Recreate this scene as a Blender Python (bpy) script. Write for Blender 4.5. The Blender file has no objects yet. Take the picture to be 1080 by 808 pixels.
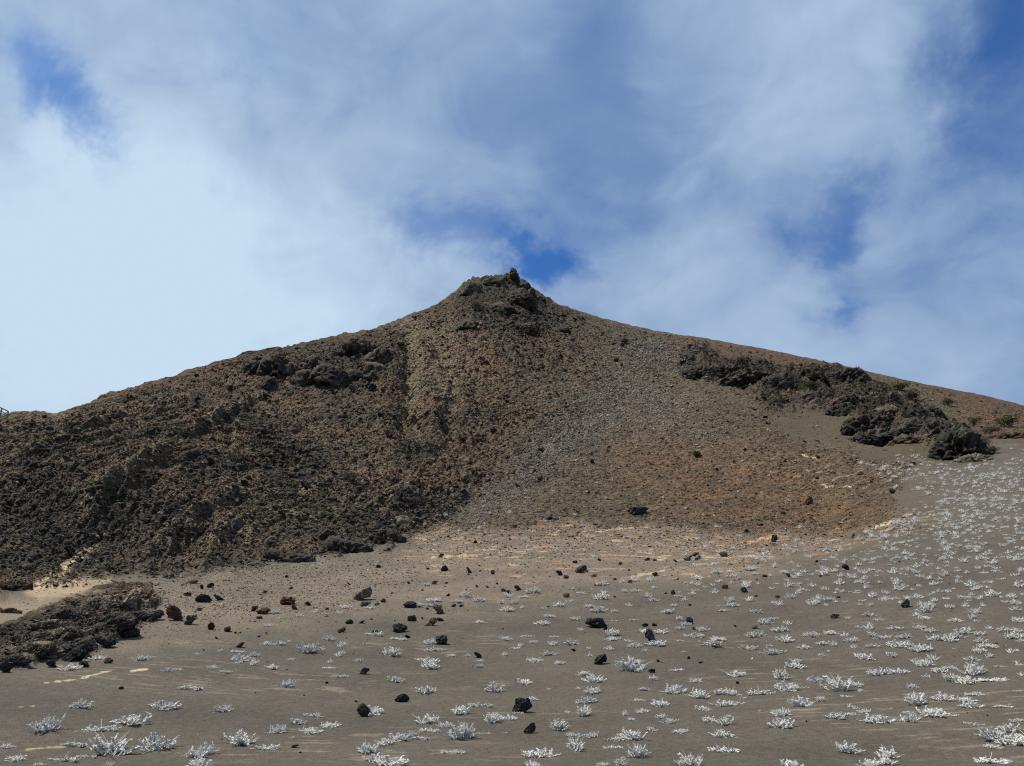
import bpy, math, random
import numpy as np

# ------------------------------------------------------------------ basics
random.seed(7)
RNG = np.random.default_rng(7)
SC = bpy.context.scene
COL = SC.collection
F = 780.0
PITCH = math.radians(16.8)
CAMZ = 1.6
SP, CP = math.sin(PITCH), math.cos(PITCH)


def px_dir(x, y):
    u = (np.asarray(x, float) - 540) / F
    v = (404 - np.asarray(y, float)) / F
    dy = CP - v * SP
    dz = SP + v * CP
    return np.arctan2(u, dy), dz / np.hypot(u, dy)      # azimuth, tangent of elevation


def project(X, Y, Z):
    zz = Z - CAMZ
    d = np.maximum(Y * CP + zz * SP, 1e-3)
    return 540 + F * X / d, 404 - F * (-Y * SP + zz * CP) / d


# ------------------------------------------------------------------ noise
_perm = np.random.default_rng(3).permutation(256).astype(np.int64)
_perm = np.concatenate([_perm, _perm, _perm[:4]])
_g2 = np.array([[math.cos(a), math.sin(a)] for a in np.linspace(0, 2 * math.pi, 33)[:32]], np.float32)
_g3 = np.random.default_rng(5).normal(size=(64, 3)).astype(np.float32)
_g3 /= np.linalg.norm(_g3, axis=1)[:, None]


def pn2(x, y, seed=0):
    x = np.asarray(x, np.float64) + seed * 17.13
    y = np.asarray(y, np.float64) + seed * 31.71
    xi = np.floor(x).astype(np.int64); yi = np.floor(y).astype(np.int64)
    xf = (x - xi).astype(np.float32); yf = (y - yi).astype(np.float32)
    u = xf * xf * xf * (xf * (xf * 6 - 15) + 10); v = yf * yf * yf * (yf * (yf * 6 - 15) + 10)
    def g(dx, dy):
        h = _perm[_perm[(xi + dx) & 255] + ((yi + dy) & 255)] & 31
        return _g2[h, 0] * (xf - dx) + _g2[h, 1] * (yf - dy)
    a = g(0, 0); b = g(1, 0); c = g(0, 1); d = g(1, 1)
    a = a + u * (b - a); c = c + u * (d - c)
    return (a + v * (c - a)) * 1.5


def pn3(p, seed=0):
    p = p + seed * 13.7
    i = np.floor(p).astype(np.int64); f = (p - i).astype(np.float32)
    w = f * f * f * (f * (f * 6 - 15) + 10)
    def g(a, b, c):
        h = _perm[_perm[_perm[(i[:, 0] + a) & 255] + ((i[:, 1] + b) & 255)] + ((i[:, 2] + c) & 255)] & 63
        q = _g3[h]
        return q[:, 0] * (f[:, 0] - a) + q[:, 1] * (f[:, 1] - b) + q[:, 2] * (f[:, 2] - c)
    def lx(b, c):
        A = g(0, b, c); B = g(1, b, c); return A + w[:, 0] * (B - A)
    a = lx(0, 0); b = lx(1, 0); c = lx(0, 1); d = lx(1, 1)
    a = a + w[:, 1] * (b - a); c = c + w[:, 1] * (d - c)
    return (a + w[:, 2] * (c - a)) * 1.6


def ridge(n):
    return 1 - 2 * np.abs(n)


def ss(a, b, x):
    t = np.clip((x - a) / (b - a), 0, 1)
    return t * t * (3 - 2 * t)


# ------------------------------------------------------------------ terrain guide lines: (x, y, distance)
SKY = [(-140, 447, 105), (0, 440, 110), (22, 438, 112), (38, 436, 113), (50, 437, 114), (58, 438, 114), (75, 433, 116), (120, 418, 120),
       (170, 401, 125), (200, 391, 129), (208, 388, 130), (240, 380, 134), (262, 374, 138), (300, 368, 143), (340, 358, 150),
       (365, 353, 154), (395, 348, 159), (430, 334, 166), (465, 320, 174), (480, 308, 180), (488, 300, 184), (500, 294, 188),
       (515, 292, 192), (530, 291, 196), (542, 292, 198), (552, 297, 199), (562, 305, 198), (575, 313, 196), (590, 322, 192),
       (640, 337, 182), (690, 349, 172), (740, 356, 164), (800, 367, 157), (860, 379, 151), (880, 384, 149), (900, 388, 146),
       (915, 392, 145), (960, 402, 141), (1000, 410, 139), (1040, 418, 137), (1080, 428, 135), (1220, 458, 128)]
LG = [(-140, 545, 58), (0, 530, 62), (150, 500, 70), (300, 490, 78), (450, 460, 85), (600, 440, 88), (750, 440, 88), (850, 470, 78),
      (950, 470, 76), (1080, 470, 74), (1220, 475, 72)]
LF = [(-140, 606, 37), (0, 596, 39), (150, 585, 42), (300, 580, 46), (450, 562, 52), (520, 550, 55), (600, 548, 56), (700, 552, 55),
      (800, 563, 53), (870, 556, 54), (950, 537, 52), (1080, 522, 50), (1220, 520, 48)]
LE = [(-140, 612, 33), (0, 607, 34.5), (150, 602, 35), (300, 601, 35), (600, 600, 34), (900, 600, 32.5), (1220, 600, 32)]


def flat_line(y, r):
    return [(x, y, r) for x in range(-140, 1241, 60)]


def line_fn(pts, az):
    a, te = px_dir([p[0] for p in pts], [p[1] for p in pts])
    r = np.array([p[2] for p in pts], float)
    z = CAMZ + r * te
    return np.interp(az, a, r), np.interp(az, a, z)


az_in = np.linspace(math.radians(-41), math.radians(41), 1560)
az_l = np.linspace(-math.pi, math.radians(-41), 111)[:-1]
az_r = np.linspace(math.radians(41), math.pi, 111)[1:]
AZ = np.concatenate([az_l, az_in, az_r])
NA = len(AZ)

rk, zk = [], []
for r0 in (0.3, 4.0):
    rk.append(np.full(NA, r0)); zk.append(np.zeros(NA))
for pts in (flat_line(808, 8.55), flat_line(740, 13.2), flat_line(700, 17.2), flat_line(640, 25.5), LE, LF, LG, SKY):
    r, z = line_fn(pts, AZ)
    if pts[0][1] == 808:
        z = np.zeros(NA); r = np.full(NA, 8.55)
    rk.append(r); zk.append(z)
rs, zs = rk[-1], zk[-1]
rk.append(rs + 14); zk.append(zs - 5)
rk.append(rs + 70); zk.append(zs * 0.55)
rk.append(np.full(NA, 700.0)); zk.append(np.full(NA, -6.0))
rk.append(np.full(NA, 4000.0)); zk.append(np.full(NA, -12.0))
RK = np.array(rk); ZK = np.array(zk)
fade = 1 - ss(math.radians(46), math.radians(115), np.abs(AZ))
ZK = np.where(ZK > 0, ZK * fade, ZK)


def pchip(V, k, crease=9):
    n = V.shape[0]
    d = np.diff(V, axis=0)
    m = np.zeros_like(V)
    for i in range(1, n - 1):
        a, b = d[i - 1], d[i]
        m[i] = np.where(a * b > 0, 2 * a * b / np.where(a + b == 0, 1, a + b), 0)
    m[0] = d[0]; m[-1] = d[-1]
    i = np.minimum(np.floor(k).astype(int), n - 2)
    t = (k - i)[:, None]
    m0 = m[i].copy(); m1 = m[i + 1].copy()
    s = i == crease - 1
    m1[s] = d[crease - 1]
    s = i == crease
    m0[s] = d[crease]
    return ((2 * t**3 - 3 * t**2 + 1) * V[i] + (t**3 - 2 * t**2 + t) * m0 + (-2 * t**3 + 3 * t**2) * V[i + 1] + (t**3 - t**2) * m1)


rows = [6, 14, 90, 60, 85, 55, 70, 130, 330, 14, 14, 10, 8]
kk = np.concatenate([i + np.arange(n) / n for i, n in enumerate(rows)] + [[len(rows)]])
R0 = pchip(RK, kk).T                      # [azimuth, row]
Z0 = pchip(ZK, kk).T
NR = len(kk)
SA, CA = np.sin(AZ)[:, None], np.cos(AZ)[:, None]
GX, GY = R0 * SA, R0 * CA


class Finder:
    """where the ray through a point of the photograph meets the ground"""
    def __init__(s, Z):
        s.Z = Z; s.T = (Z - CAMZ) / R0

    def __call__(s, x, y, yroom=0):
        a, te = px_dir(x, y)
        a = float(a); te = float(te)
        f = np.interp(a, AZ, np.arange(NA)); i = int(f); w = f - i
        j0 = 6
        T = s.T[i] * (1 - w) + s.T[i + 1] * w
        hit = np.nonzero(T[j0:] >= te)[0]
        if not len(hit):
            j = int(np.argmax(T[j0:])) + j0; t = 0.0
        else:
            j = hit[0] + j0 - 1
            t = (te - T[j]) / max(T[j + 1] - T[j], 1e-9); t = min(max(t, 0), 1)
        r = (R0[i, j] * (1 - w) + R0[i + 1, j] * w) * (1 - t) + (R0[i, j + 1] * (1 - w) + R0[i + 1, j + 1] * w) * t
        z = (s.Z[i, j] * (1 - w) + s.Z[i + 1, j] * w) * (1 - t) + (s.Z[i, j + 1] * (1 - w) + s.Z[i + 1, j + 1] * w) * t
        return np.array([r * math.sin(a), r * math.cos(a), z]), r


base_at = Finder(Z0)

# ------------------------------------------------------------------ region masks (sampled on a coarse picture-sized chart, then carried by the ground)
MW, MH, MS = 660, 440, 2       # chart covers x -120..1200, y -20..860
mx, my = np.meshgrid(np.arange(MW) * MS - 120, np.arange(MH) * MS - 20)
mx = mx.astype(float); my = my.astype(float)
wx = 9 * pn2(mx / 46, my / 30, 1) + 5 * pn2(mx / 15, my / 11, 2) + 3 * pn2(mx / 6, my / 5, 3)
wy = 7 * pn2(mx / 46, my / 30, 4) + 4 * pn2(mx / 15, my / 11, 5) + 2.5 * pn2(mx / 6, my / 5, 6)


def poly(pts, soft=5, warp=1.0):
    X = mx + wx * warp; Y = my + wy * warp
    inside = np.zeros(X.shape, bool); dist = np.full(X.shape, 1e9)
    n = len(pts)
    for i in range(n):
        x0, y0 = pts[i]; x1, y1 = pts[(i + 1) % n]
        if y0 != y1:
            c = ((y0 > Y) != (y1 > Y)) & (X < (x1 - x0) * (Y - y0) / (y1 - y0) + x0)
            inside ^= c
        dx, dy = x1 - x0, y1 - y0
        t = np.clip(((X - x0) * dx + (Y - y0) * dy) / (dx * dx + dy * dy + 1e-9), 0, 1)
        dist = np.minimum(dist, np.hypot(X - x0 - t * dx, Y - y0 - t * dy))
    return ss(-soft, soft, np.where(inside, dist, -dist))


def blob(x, y, sx, sy, rot=0, warp=1.0):
    X = mx + wx * warp - x; Y = my + wy * warp - y
    c, s = math.cos(rot), math.sin(rot)
    return np.exp(-(((X * c + Y * s) / sx) ** 2 + ((-X * s + Y * c) / sy) ** 2))


m_lava0 = poly([(-160, 400), (300, 300), (540, 250), (590, 300), (598, 345), (575, 388), (545, 430), (515, 482), (490, 528), (470, 552), (440, 564),
               (380, 578), (300, 594), (230, 604), (160, 606), (110, 612), (60, 616), (0, 626), (-160, 640)], 6)
m_lavas = poly([(-160, 400), (300, 300), (540, 250), (600, 290), (618, 350), (594, 392), (565, 432), (530, 482), (500, 528), (474, 552), (440, 564), (380, 578), (300, 594), (230, 604), (160, 606), (110, 612), (60, 616), (0, 626), (-160, 640)], 34, 2.4)
_right = ss(430, 480, mx)
_up = ss(545, 500, my)
m_lava = m_lava0 * (1 - _right) + (m_lavas * _up + m_lava0 * (1 - _up)) * _right
m_lavar = np.clip(poly([(716, 374), (745, 370), (800, 384), (850, 390), (880, 388), (912, 402), (945, 420), (990, 438), (1036, 462), (1044, 480), (1010, 478), (962, 464),
                (915, 466), (884, 440), (850, 430), (812, 430), (780, 414), (748, 402), (718, 396)], 6), 0, 1)
m_flank = np.clip(poly([(600, 320), (640, 340), (700, 350), (722, 372), (712, 392), (660, 400), (630, 440), (590, 480), (560, 500), (540, 470), (575, 420), (590, 380)], 26, 1.6), 0, 1)
m_hill = poly([(-160, 200), (1300, 200), (1300, 470), (1080, 462), (1000, 470), (960, 500), (935, 548), (880, 560), (800, 566), (700, 556), (600, 552),
               (520, 556), (440, 568), (380, 580), (300, 596), (230, 606), (160, 608), (110, 614), (60, 618), (0, 628), (-160, 640)], 6)
m_lava = np.clip(m_lava + .9 * m_lavar + .45 * m_flank * (1 - m_lava), 0, 1)
m_fold = poly([(-40, 704), (-20, 672), (20, 660), (60, 642), (100, 628), (150, 622), (168, 636), (158, 656), (120, 676), (70, 694), (30, 702)], 5, .7)
m_lava = np.clip(m_lava + m_fold, 0, 1)
m_hill = np.clip(m_hill + m_fold, 0, 1)
m_orange = np.clip(1.0 * blob(865, 535, 75, 24, 0.15) + 0.95 * blob(770, 522, 95, 36, 0.35) + 0.6 * blob(700, 470, 90, 60, 0.7) + .35 * blob(820, 480, 60, 30) + 0.35 * blob(560, 500, 40, 26, -0.6)
                   + 0.4 * blob(610, 560, 130, 8), 0, 1)
m_red = poly([(700, 340), (1300, 360), (1300, 470), (1080, 470), (1040, 462), (1010, 425), (960, 405), (880, 395), (800, 382), (700, 372)], 7)
m_grey = np.clip(0.9 * blob(690, 372, 42, 16, 0.2) + 0.55 * blob(640, 440, 70, 34, -0.3) + 0.6 * blob(570, 490, 75, 22, -0.75) + 0.5 * blob(500, 540, 45, 14, -0.5)
                 + 0.6 * blob(700, 430, 70, 24, 0.5), 0, 1)
m_olive = np.clip(poly([(812, 436), (852, 428), (905, 446), (906, 470), (880, 474), (830, 462)], 4, 0.4) * 0.9 + poly([(904, 466), (960, 466), (1010, 478), (990, 494), (950, 486), (910, 484)], 3, 0.4), 0, 1)
m_track = np.clip(blob(436, 395, 10, 50, 0.0, .5) + .7 * blob(470, 400, 12, 36, 0.0, .5) + .6 * blob(455, 350, 34, 10, .1), 0, 1)
m_beige = np.clip(ss(-120, 200, mx) * .6 + .4, 0, 1) * np.clip(poly([(-160, 608), (120, 612), (240, 602), (380, 582), (470, 560), (700, 552), (900, 566), (820, 606), (640, 622), (460, 644), (330, 654), (200, 676),
                        (120, 690), (-160, 720)], 22, 1.2), 0, 1)
m_pebble = np.clip(poly([(110, 622), (240, 602), (420, 582), (440, 610), (350, 640), (220, 650), (150, 660)], 12), 0, 1)
m_cream = np.clip(0.8 * poly([(430, 566), (600, 552), (800, 572), (960, 546), (1000, 556), (800, 596), (700, 606), (600, 606), (470, 612), (420, 590)], 10)
                  + 0.6 * blob(880, 502, 90, 12, 0.1) + 0.8 * blob(955, 548, 40, 7, -0.2), 0, 1)
m_csand = np.clip(poly([(28, 628), (60, 604), (98, 582), (104, 586), (72, 606), (62, 616), (112, 612), (118, 618), (76, 628), (40, 632)], 3, 0.5)
                  + 0.3 * poly([(-20, 636), (80, 628), (110, 634), (60, 648), (10, 668), (-20, 672)], 5, 0.6), 0, 1)
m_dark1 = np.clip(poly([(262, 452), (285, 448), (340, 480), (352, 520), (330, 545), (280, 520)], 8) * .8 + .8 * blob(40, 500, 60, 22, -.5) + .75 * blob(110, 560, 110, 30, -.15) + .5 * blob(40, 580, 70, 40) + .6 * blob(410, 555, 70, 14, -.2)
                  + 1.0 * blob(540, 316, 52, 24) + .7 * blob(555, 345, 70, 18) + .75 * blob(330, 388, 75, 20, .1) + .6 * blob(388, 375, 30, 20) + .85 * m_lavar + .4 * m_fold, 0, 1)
m_tan = np.clip(.9 * blob(85, 485, 34, 6, -.45) + .7 * blob(150, 445, 34, 5, -.5) + .7 * blob(20, 505, 30, 5, -.3) + .7 * blob(310, 470, 16, 10) + .7 * blob(240, 535, 30, 14, -.6)
                + .8 * blob(235, 575, 34, 10, -.6) + .6 * blob(325, 525, 18, 14) + .5 * blob(470, 380, 50, 30) + .6 * blob(40, 447, 40, 8) + .4 * blob(390, 500, 26, 16), 0, 1)


def sample(m, px, py):
    fx = np.clip((px + 120) / MS, 0, MW - 1.001); fy = np.clip((py + 20) / MS, 0, MH - 1.001)
    i = fx.astype(int); j = fy.astype(int); a = fx - i; b = fy - j
    return (m[j, i] * (1 - a) + m[j, i + 1] * a) * (1 - b) + (m[j + 1, i] * (1 - a) + m[j + 1, i + 1] * a) * b


front = (np.abs(AZ) < math.radians(75))[:, None]
PX, PY = project(GX, GY, Z0)
PX = np.where(front, PX, 2000); PY = np.where(front, PY, 830)
vis = np.where(np.arange(NR)[None, :] < sum(rows[:9]) + 8, 1.0, 0.0)
S = lambda m: sample(m, PX, PY)
lava, hill = S(m_lava), S(m_hill)
olive, track = S(m_olive), S(m_track)
hill = np.where(vis > 0, hill, 1.0)

# ------------------------------------------------------------------ relief
DZ = np.zeros_like(Z0)
far = ss(30, 60, R0)
rough = np.clip(0.26 * hill + 0.85 * lava, 0, 1.1) * (1 - .45 * S(m_fold)) * (1 - 0.85 * olive) * (1 - .5 * track)
# flow-aligned coordinates on the left face
pA, _ = base_at(95, 552); pB, _ = base_at(275, 424)
dvec = (pB - pA)[:2]; dvec /= np.linalg.norm(dvec)
ang = 0.25 * pn2(GX / 40, GY / 40, 9)
ca_, sa_ = np.cos(ang), np.sin(ang)
U = (GX * dvec[0] + GY * dvec[1]); V = (-GX * dvec[1] + GY * dvec[0])
U, V = U * ca_ + V * sa_, -U * sa_ + V * ca_
wl = ss(400, 270, PX) * lava * (1 - S(m_fold)) * (.35 + .65 * ss(20, 90, PX + .6 * (PY - 440)))
upper = lava * ss(520, 470, PY) * (1 - .8 * S(m_dark1))
for wlm, amp, sd in ((24, .45, 11), (10, .30, 12), (5, .36, 13), (2.4, .40, 14), (1.2, .32, 15), (.62, .20, 16)):
    iso = ridge(pn2(GX / wlm, GY / wlm, sd))
    ani = ridge(pn2(U / (wlm * 3.0), V / (wlm * .6), sd + 20))
    n = iso * (1 - .9 * wl) + ani * 1.15 * wl
    k = rough * (1 - .12 * upper) if wlm > .7 else np.where(R0 < 130, rough, 0)
    DZ += amp * k * (n - 0.35) * (np.clip(R0 / 95, .25, 1.15) if wlm > 1.5 else np.clip(R0 / 70, .5, 1))
# blocky lumps
c1 = pn2(GX / 3.1, GY / 3.1, 41); c2 = pn2(GX / 1.5, GY / 1.5, 42)
DZ += lava * (1 - .1 * upper) * (1 - .5 * wl) * np.clip(R0 / 95, .3, 1.1) * (np.clip(c1 - .15, 0, 1) * 1.3 + np.clip(c2 - .2, 0, 1) * 1.0)
DZ += S(m_fold) * vis * (.22 + .5 * ridge(pn2(GX / 2.2, GY / 2.2, 48)) + .25 * pn2(GX / .8, GY / .8, 49)) * .3
DZ += S(m_lavar) * vis * .62 * (.5 + 1.6 * pn2(GX / 7, GY / 7, 47) + 1.5 * (ridge(pn2(GX / 4.5, GY / 4.5, 44)) - .4) + .9 * (ridge(pn2(GX / 1.9, GY / 1.9, 45)) - .4))
# the plain: broad swells and faint ripples
pl = 1 - hill
DZ += pl * ss(6, 14, R0) * (.10 * pn2(GX / 7, GY / 7, 51) + .035 * pn2(GX / 2.1, GY / 2.1, 52) + .012 * pn2(GX / .7, GY / .7, 53))
DZ += pl * ss(22, 34, R0) * .03 * pn2(GX / .5, GY / .5, 54)


def poly_dist(pts):
    """signed distance (metres, positive on the downhill side) from the line through PTS and the place along it 0..1"""
    w = [base_at(x, y)[0][:2] for x, y in pts]
    best = np.full(GX.shape, 1e9); side = np.zeros(GX.shape); along = np.zeros(GX.shape)
    n = len(w) - 1
    lo = np.min(w, axis=0) - 12; hi = np.max(w, axis=0) + 12
    sel = (GX > lo[0]) & (GX < hi[0]) & (GY > lo[1]) & (GY < hi[1])
    gx, gy = GX[sel], GY[sel]
    b = np.full(gx.shape, 1e9); s = np.zeros(gx.shape); al = np.zeros(gx.shape)
    for i in range(n):
        a, c = w[i], w[i + 1]; d = c - a; L = np.hypot(*d)
        t = np.clip(((gx - a[0]) * d[0] + (gy - a[1]) * d[1]) / L**2, 0, 1)
        q = np.hypot(gx - a[0] - t * d[0], gy - a[1] - t * d[1])
        sg = np.sign((gx - a[0]) * d[1] - (gy - a[1]) * d[0])
        m = q < b
        b[m] = q[m]; s[m] = sg[m]; al[m] = ((i + t) / n)[m]
    best[sel] = b; side[sel] = s; along[sel] = al
    return best, side, along


LEV = np.zeros_like(Z0); LEV_SHADOW = np.zeros_like(Z0)
# collapsed lava channels with a raised levee and a painted shadow along the inner side
for pts, h, w_ in (([(92, 560), (88, 548), (96, 535), (120, 515), (150, 497), (180, 478)], 1.3, 1.3),
                   ([(196, 462), (222, 447), (250, 434), (268, 424), (279, 418)], 1.1, 1.1),
                   ([(262, 440), (250, 447), (247, 462), (252, 474), (240, 492)], .6, .8),
                   ([(0, 494), (60, 470), (110, 452), (160, 436), (200, 424)], .9, 1.3),
                   ([(215, 596), (222, 578), (240, 566), (258, 570), (266, 584)], .8, .9),
                   ([(150, 596), (180, 572), (205, 548), (240, 530), (262, 532)], .9, 1.0)):
    h *= .62; w_ *= .5
    q, sd, al = poly_dist(pts)
    q = np.maximum(q + .35 * pn2(GX / 2.5, GY / 2.5, 95), 0)
    prof = np.exp(-(q / w_) ** 2) * h * np.minimum(1, np.minimum(al, 1 - al) * 8 + .15)
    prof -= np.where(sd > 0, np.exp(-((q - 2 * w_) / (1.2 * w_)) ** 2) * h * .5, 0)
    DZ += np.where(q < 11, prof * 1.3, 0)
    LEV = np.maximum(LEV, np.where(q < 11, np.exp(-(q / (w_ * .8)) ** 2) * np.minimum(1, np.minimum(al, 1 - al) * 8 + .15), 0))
    LEV_SHADOW = np.maximum(LEV_SHADOW, np.where((sd > 0) & (q < 11), np.exp(-((q - 2.2 * w_) / (1.2 * w_)) ** 2), 0))
for pts, h, w_ in (([(432, 366), (431, 400), (430, 440), (431, 476)], 2.4, 1.3), ([(478, 400), (474, 430), (470, 466)], 1.6, .9), ([(508, 480), (516, 456)], .7, .5),
                   ([(452, 420), (448, 452)], .7, .6)):
    q, sd, al = poly_dist(pts)
    q = np.maximum(q + (1.1 * pn2(GX / 3.5, GY / 5, 96) + .6 * pn2(GX / 1.3, GY / 1.6, 97)) * np.minimum(q + .4, 1), 0)
    DZ -= np.where(q < 11, np.exp(-(q / (w_ * .8)) ** 2) * h * .85 * np.clip(.75 + .9 * pn2(GX / 4, GY / 4, 98), .15, 1.3) * np.minimum(1, np.minimum(al, 1 - al) * 6), 0)
    DZ += np.where(q < 11, np.exp(-((q - 2.2 * w_) / w_) ** 2) * h * .35, 0)
DZ *= np.where(R0 < 6, 0, 1)
# keep the skyline close to the photograph's
nearsky = np.exp(-((kk - 9) / 0.14) ** 2)[None, :]
DZ *= 1 - .45 * nearsky
DZ = np.where((kk > 9.6)[None, :], 0, DZ)
Z1 = Z0 + DZ * np.minimum(fade + .15, 1)[:, None]
at = Finder(Z1)

# ------------------------------------------------------------------ ground colour (what the ash, lava and cinders are themselves, plus painted levee shadow)
def lerp(c, t, m):
    return c * (1 - m[..., None]) + np.array(t, float) * m[..., None]


C = np.zeros(Z0.shape + (3,))
C[:] = (.083, .074, .058)                                      # dark grey ash
beige = S(m_beige)
C = lerp(C, (.165, .134, .100), np.clip(beige * (0.75 + .35 * pn2(GX / 5, GY / 3, 61)), 0, 1))
scree = np.clip(hill - lava, 0, 1)
C = lerp(C, (.080, .061, .042), scree)
C = lerp(C, (.070, .053, .036), lava)
flow = pn2(U / 14, V / 2.2, 101) + .6 * pn2(U / 6, V / .9, 102)
C = lerp(C, (.034, .028, .021), np.clip(lava * ss(-.05, .35, flow) * .95 * wl + lava * (1 - wl) * ss(.2, .6, pn2(GX / 6, GY / 8, 103)) * .6, 0, 1))
C = lerp(C, (.100, .072, .048), np.clip(lava * ss(-.05, -.45, flow) * .8 * wl, 0, 1))
big = .5 + .5 * pn2(GX / 9, GY / 9, 62); mid = .5 + .5 * pn2(GX / 2.2, GY / 2.2, 63); sml = .5 + .5 * pn2(GX / .7, GY / .7, 64)
C = lerp(C, (.085, .050, .031), np.clip(S(m_red) * .8 * (0.6 + mid * .6), 0, 1) * vis)
C = lerp(C, (.105, .064, .040), np.clip(lava * ss(.45, .7, big) * .7, 0, 1))
C = lerp(C, (.128, .100, .064), np.clip(lava * ss(.55, .75, mid * .5 + sml * .5) * .55 * (1 - S(m_dark1)), 0, 1))
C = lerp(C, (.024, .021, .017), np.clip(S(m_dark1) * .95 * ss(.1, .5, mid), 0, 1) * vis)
C = lerp(C, (.205, .135, .092), np.clip(S(m_tan) * .95 * ss(.2, .6, sml), 0, 1) * vis)
C = lerp(C, (.125, .070, .037), np.clip(S(m_orange) * (.50 + .9 * (mid - .5) + .5 * (sml - .5)), 0, 1) * vis)
C = lerp(C, (.125, .118, .092), np.clip(S(m_grey) * (.28 + 1.0 * (mid - .5)), 0, 1) * vis)
C = lerp(C, (.150, .122, .080), np.clip(track * .85, 0, 1) * vis)
C = lerp(C, (.072, .060, .040), np.clip(S(m_olive), 0, 1) * vis)
C = lerp(C, (.40, .31, .20), np.clip(S(m_csand) * (.75 + .5 * (mid - .5)), 0, 1) * vis)
C = lerp(C, (.150, .115, .074), np.clip(LEV * .85, 0, 1))
C = lerp(C, (.020, .018, .015), np.clip(LEV_SHADOW * .45, 0, 1))  # shadow on the low side of each levee, painted into the ground colour
# cream coloured tuff showing through in thin level bands
bandn = pn2(GX / 1.2, GY / .75 + .8 * pn2(GX / 3, GY / 3, 71), 72) + .5 * pn2(GX / .7, GY / .3, 73)
C = lerp(C, (.50, .37, .22), np.clip(S(m_cream) * .75 * ss(.44, .58, bandn + .25 * pn2(GX / 6, GY / 6, 91)) * .9, 0, 1) * vis)
bando = pn2(GX / 2.6, GY / .8, 74)
C = lerp(C, (.30, .17, .08), np.clip(S(m_cream) * ss(.2, .5, bando) * .5, 0, 1) * vis)
# wind laid streaks of pale sand on the dark ash
st = pn2(GX / .8 + .4 * GY, GY / .16 + .25 * pn2(GX / .6, GY / .6, 90), 75) + .45 * pn2(GX / .5, GY / .08, 76)
zone = ss(-.1, .35, pn2(GX / 4, GY / 3, 77))
C = lerp(C, (.27, .235, .17), np.clip(ss(.30, .6, st) * zone * .36 * (1 - hill) * ss(30, 18, R0), 0, 1))
C *= np.array([1.0, .96, .925])
C *= 1 - hill[..., None] * np.array([.06, .03, .09])
C *= (1 + .16 * pn2(GX / 3.3, GY / 2.2, 78) + .10 * pn2(GX / .8, GY / .8, 79))[..., None]


def streak(x0, y0, x1, y1, w, col, k=1.0):
    global C
    t = np.clip(((PX - x0) * (x1 - x0) + (PY - y0) * (y1 - y0)) / ((x1 - x0) ** 2 + (y1 - y0) ** 2), 0, 1)
    q = np.hypot(PX - x0 - t * (x1 - x0), (PY - y0 - t * (y1 - y0)) + 1.6 * pn2(GX / .5, GY / .5, 83)) + 1.1 * np.abs(pn2(GX / .3, GY / .3, 80)) + np.clip(pn2(PX / 9, PY / 9, 81), -.1, 1) * 1.6
    m = ss(w * 1.3, w * .4, q) * ((PY > 560) | (PX > 500)) * vis * k
    C = lerp(C, col, m)


cream = (.42, .34, .21)
streak(47, 721, 92, 716, .9, cream); streak(90, 716, 117, 710, 1.0, cream); streak(138, 710.5, 155, 708, 1.4, cream)
streak(20, 744.5, 36, 743, .7, cream, .8); streak(43, 742.5, 52, 741.5, .8, cream, .8)
streak(28, 791, 70, 788, 1.2, (.36, .3, .19), .8); streak(70, 774.5, 95, 772, .8, (.36, .3, .19), .7)
streak(905, 487, 960, 499, 1.2, (.30, .30, .27), .7)
streak(805, 447, 812, 454, .8, cream); streak(846, 481, 862, 484, 1.0, cream); streak(866, 512, 900, 514, 1.0, cream); streak(912, 560, 945, 548, 1.5, cream)
streak(640, 559, 690, 556, .9, cream, .8); streak(455, 588, 500, 584, 1.2, cream, .8); streak(500, 584, 545, 580, .8, cream, .7); streak(668, 606, 700, 602, 1.0, cream, .8)
streak(790, 572, 820, 565, 1.6, (.45, .26, .12), .8)

# ------------------------------------------------------------------ the ground mesh
def mesh_from(name, verts, quads, smooth=True):
    me = bpy.data.meshes.new(name)
    n = len(quads); k = quads.shape[1]
    me.vertices.add(len(verts)); me.vertices.foreach_set('co', np.ascontiguousarray(verts, np.float32).ravel())
    me.loops.add(n * k); me.loops.foreach_set('vertex_index', np.ascontiguousarray(quads, np.int32).ravel())
    me.polygons.add(n); me.polygons.foreach_set('loop_start', np.arange(0, n * k, k, dtype=np.int32))
    try:
        me.polygons.foreach_set('loop_total', np.full(n, k, np.int32))
    except Exception:
        pass
    me.polygons.foreach_set('use_smooth', np.full(n, smooth, bool))
    me.update(calc_edges=True)
    return me


def add_colour(me, cols, name='Col'):
    a = me.color_attributes.new(name, 'FLOAT_COLOR', 'POINT')
    c = np.ones((len(cols), 4), np.float32); c[:, :3] = np.clip(cols, 0, 1)
    a.data.foreach_set('color', c.ravel())


def nodes_of(m):
    m.use_nodes = True
    nt = m.node_tree
    for n in list(nt.nodes):
        nt.nodes.remove(n)
    return nt, nt.nodes, nt.links


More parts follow.
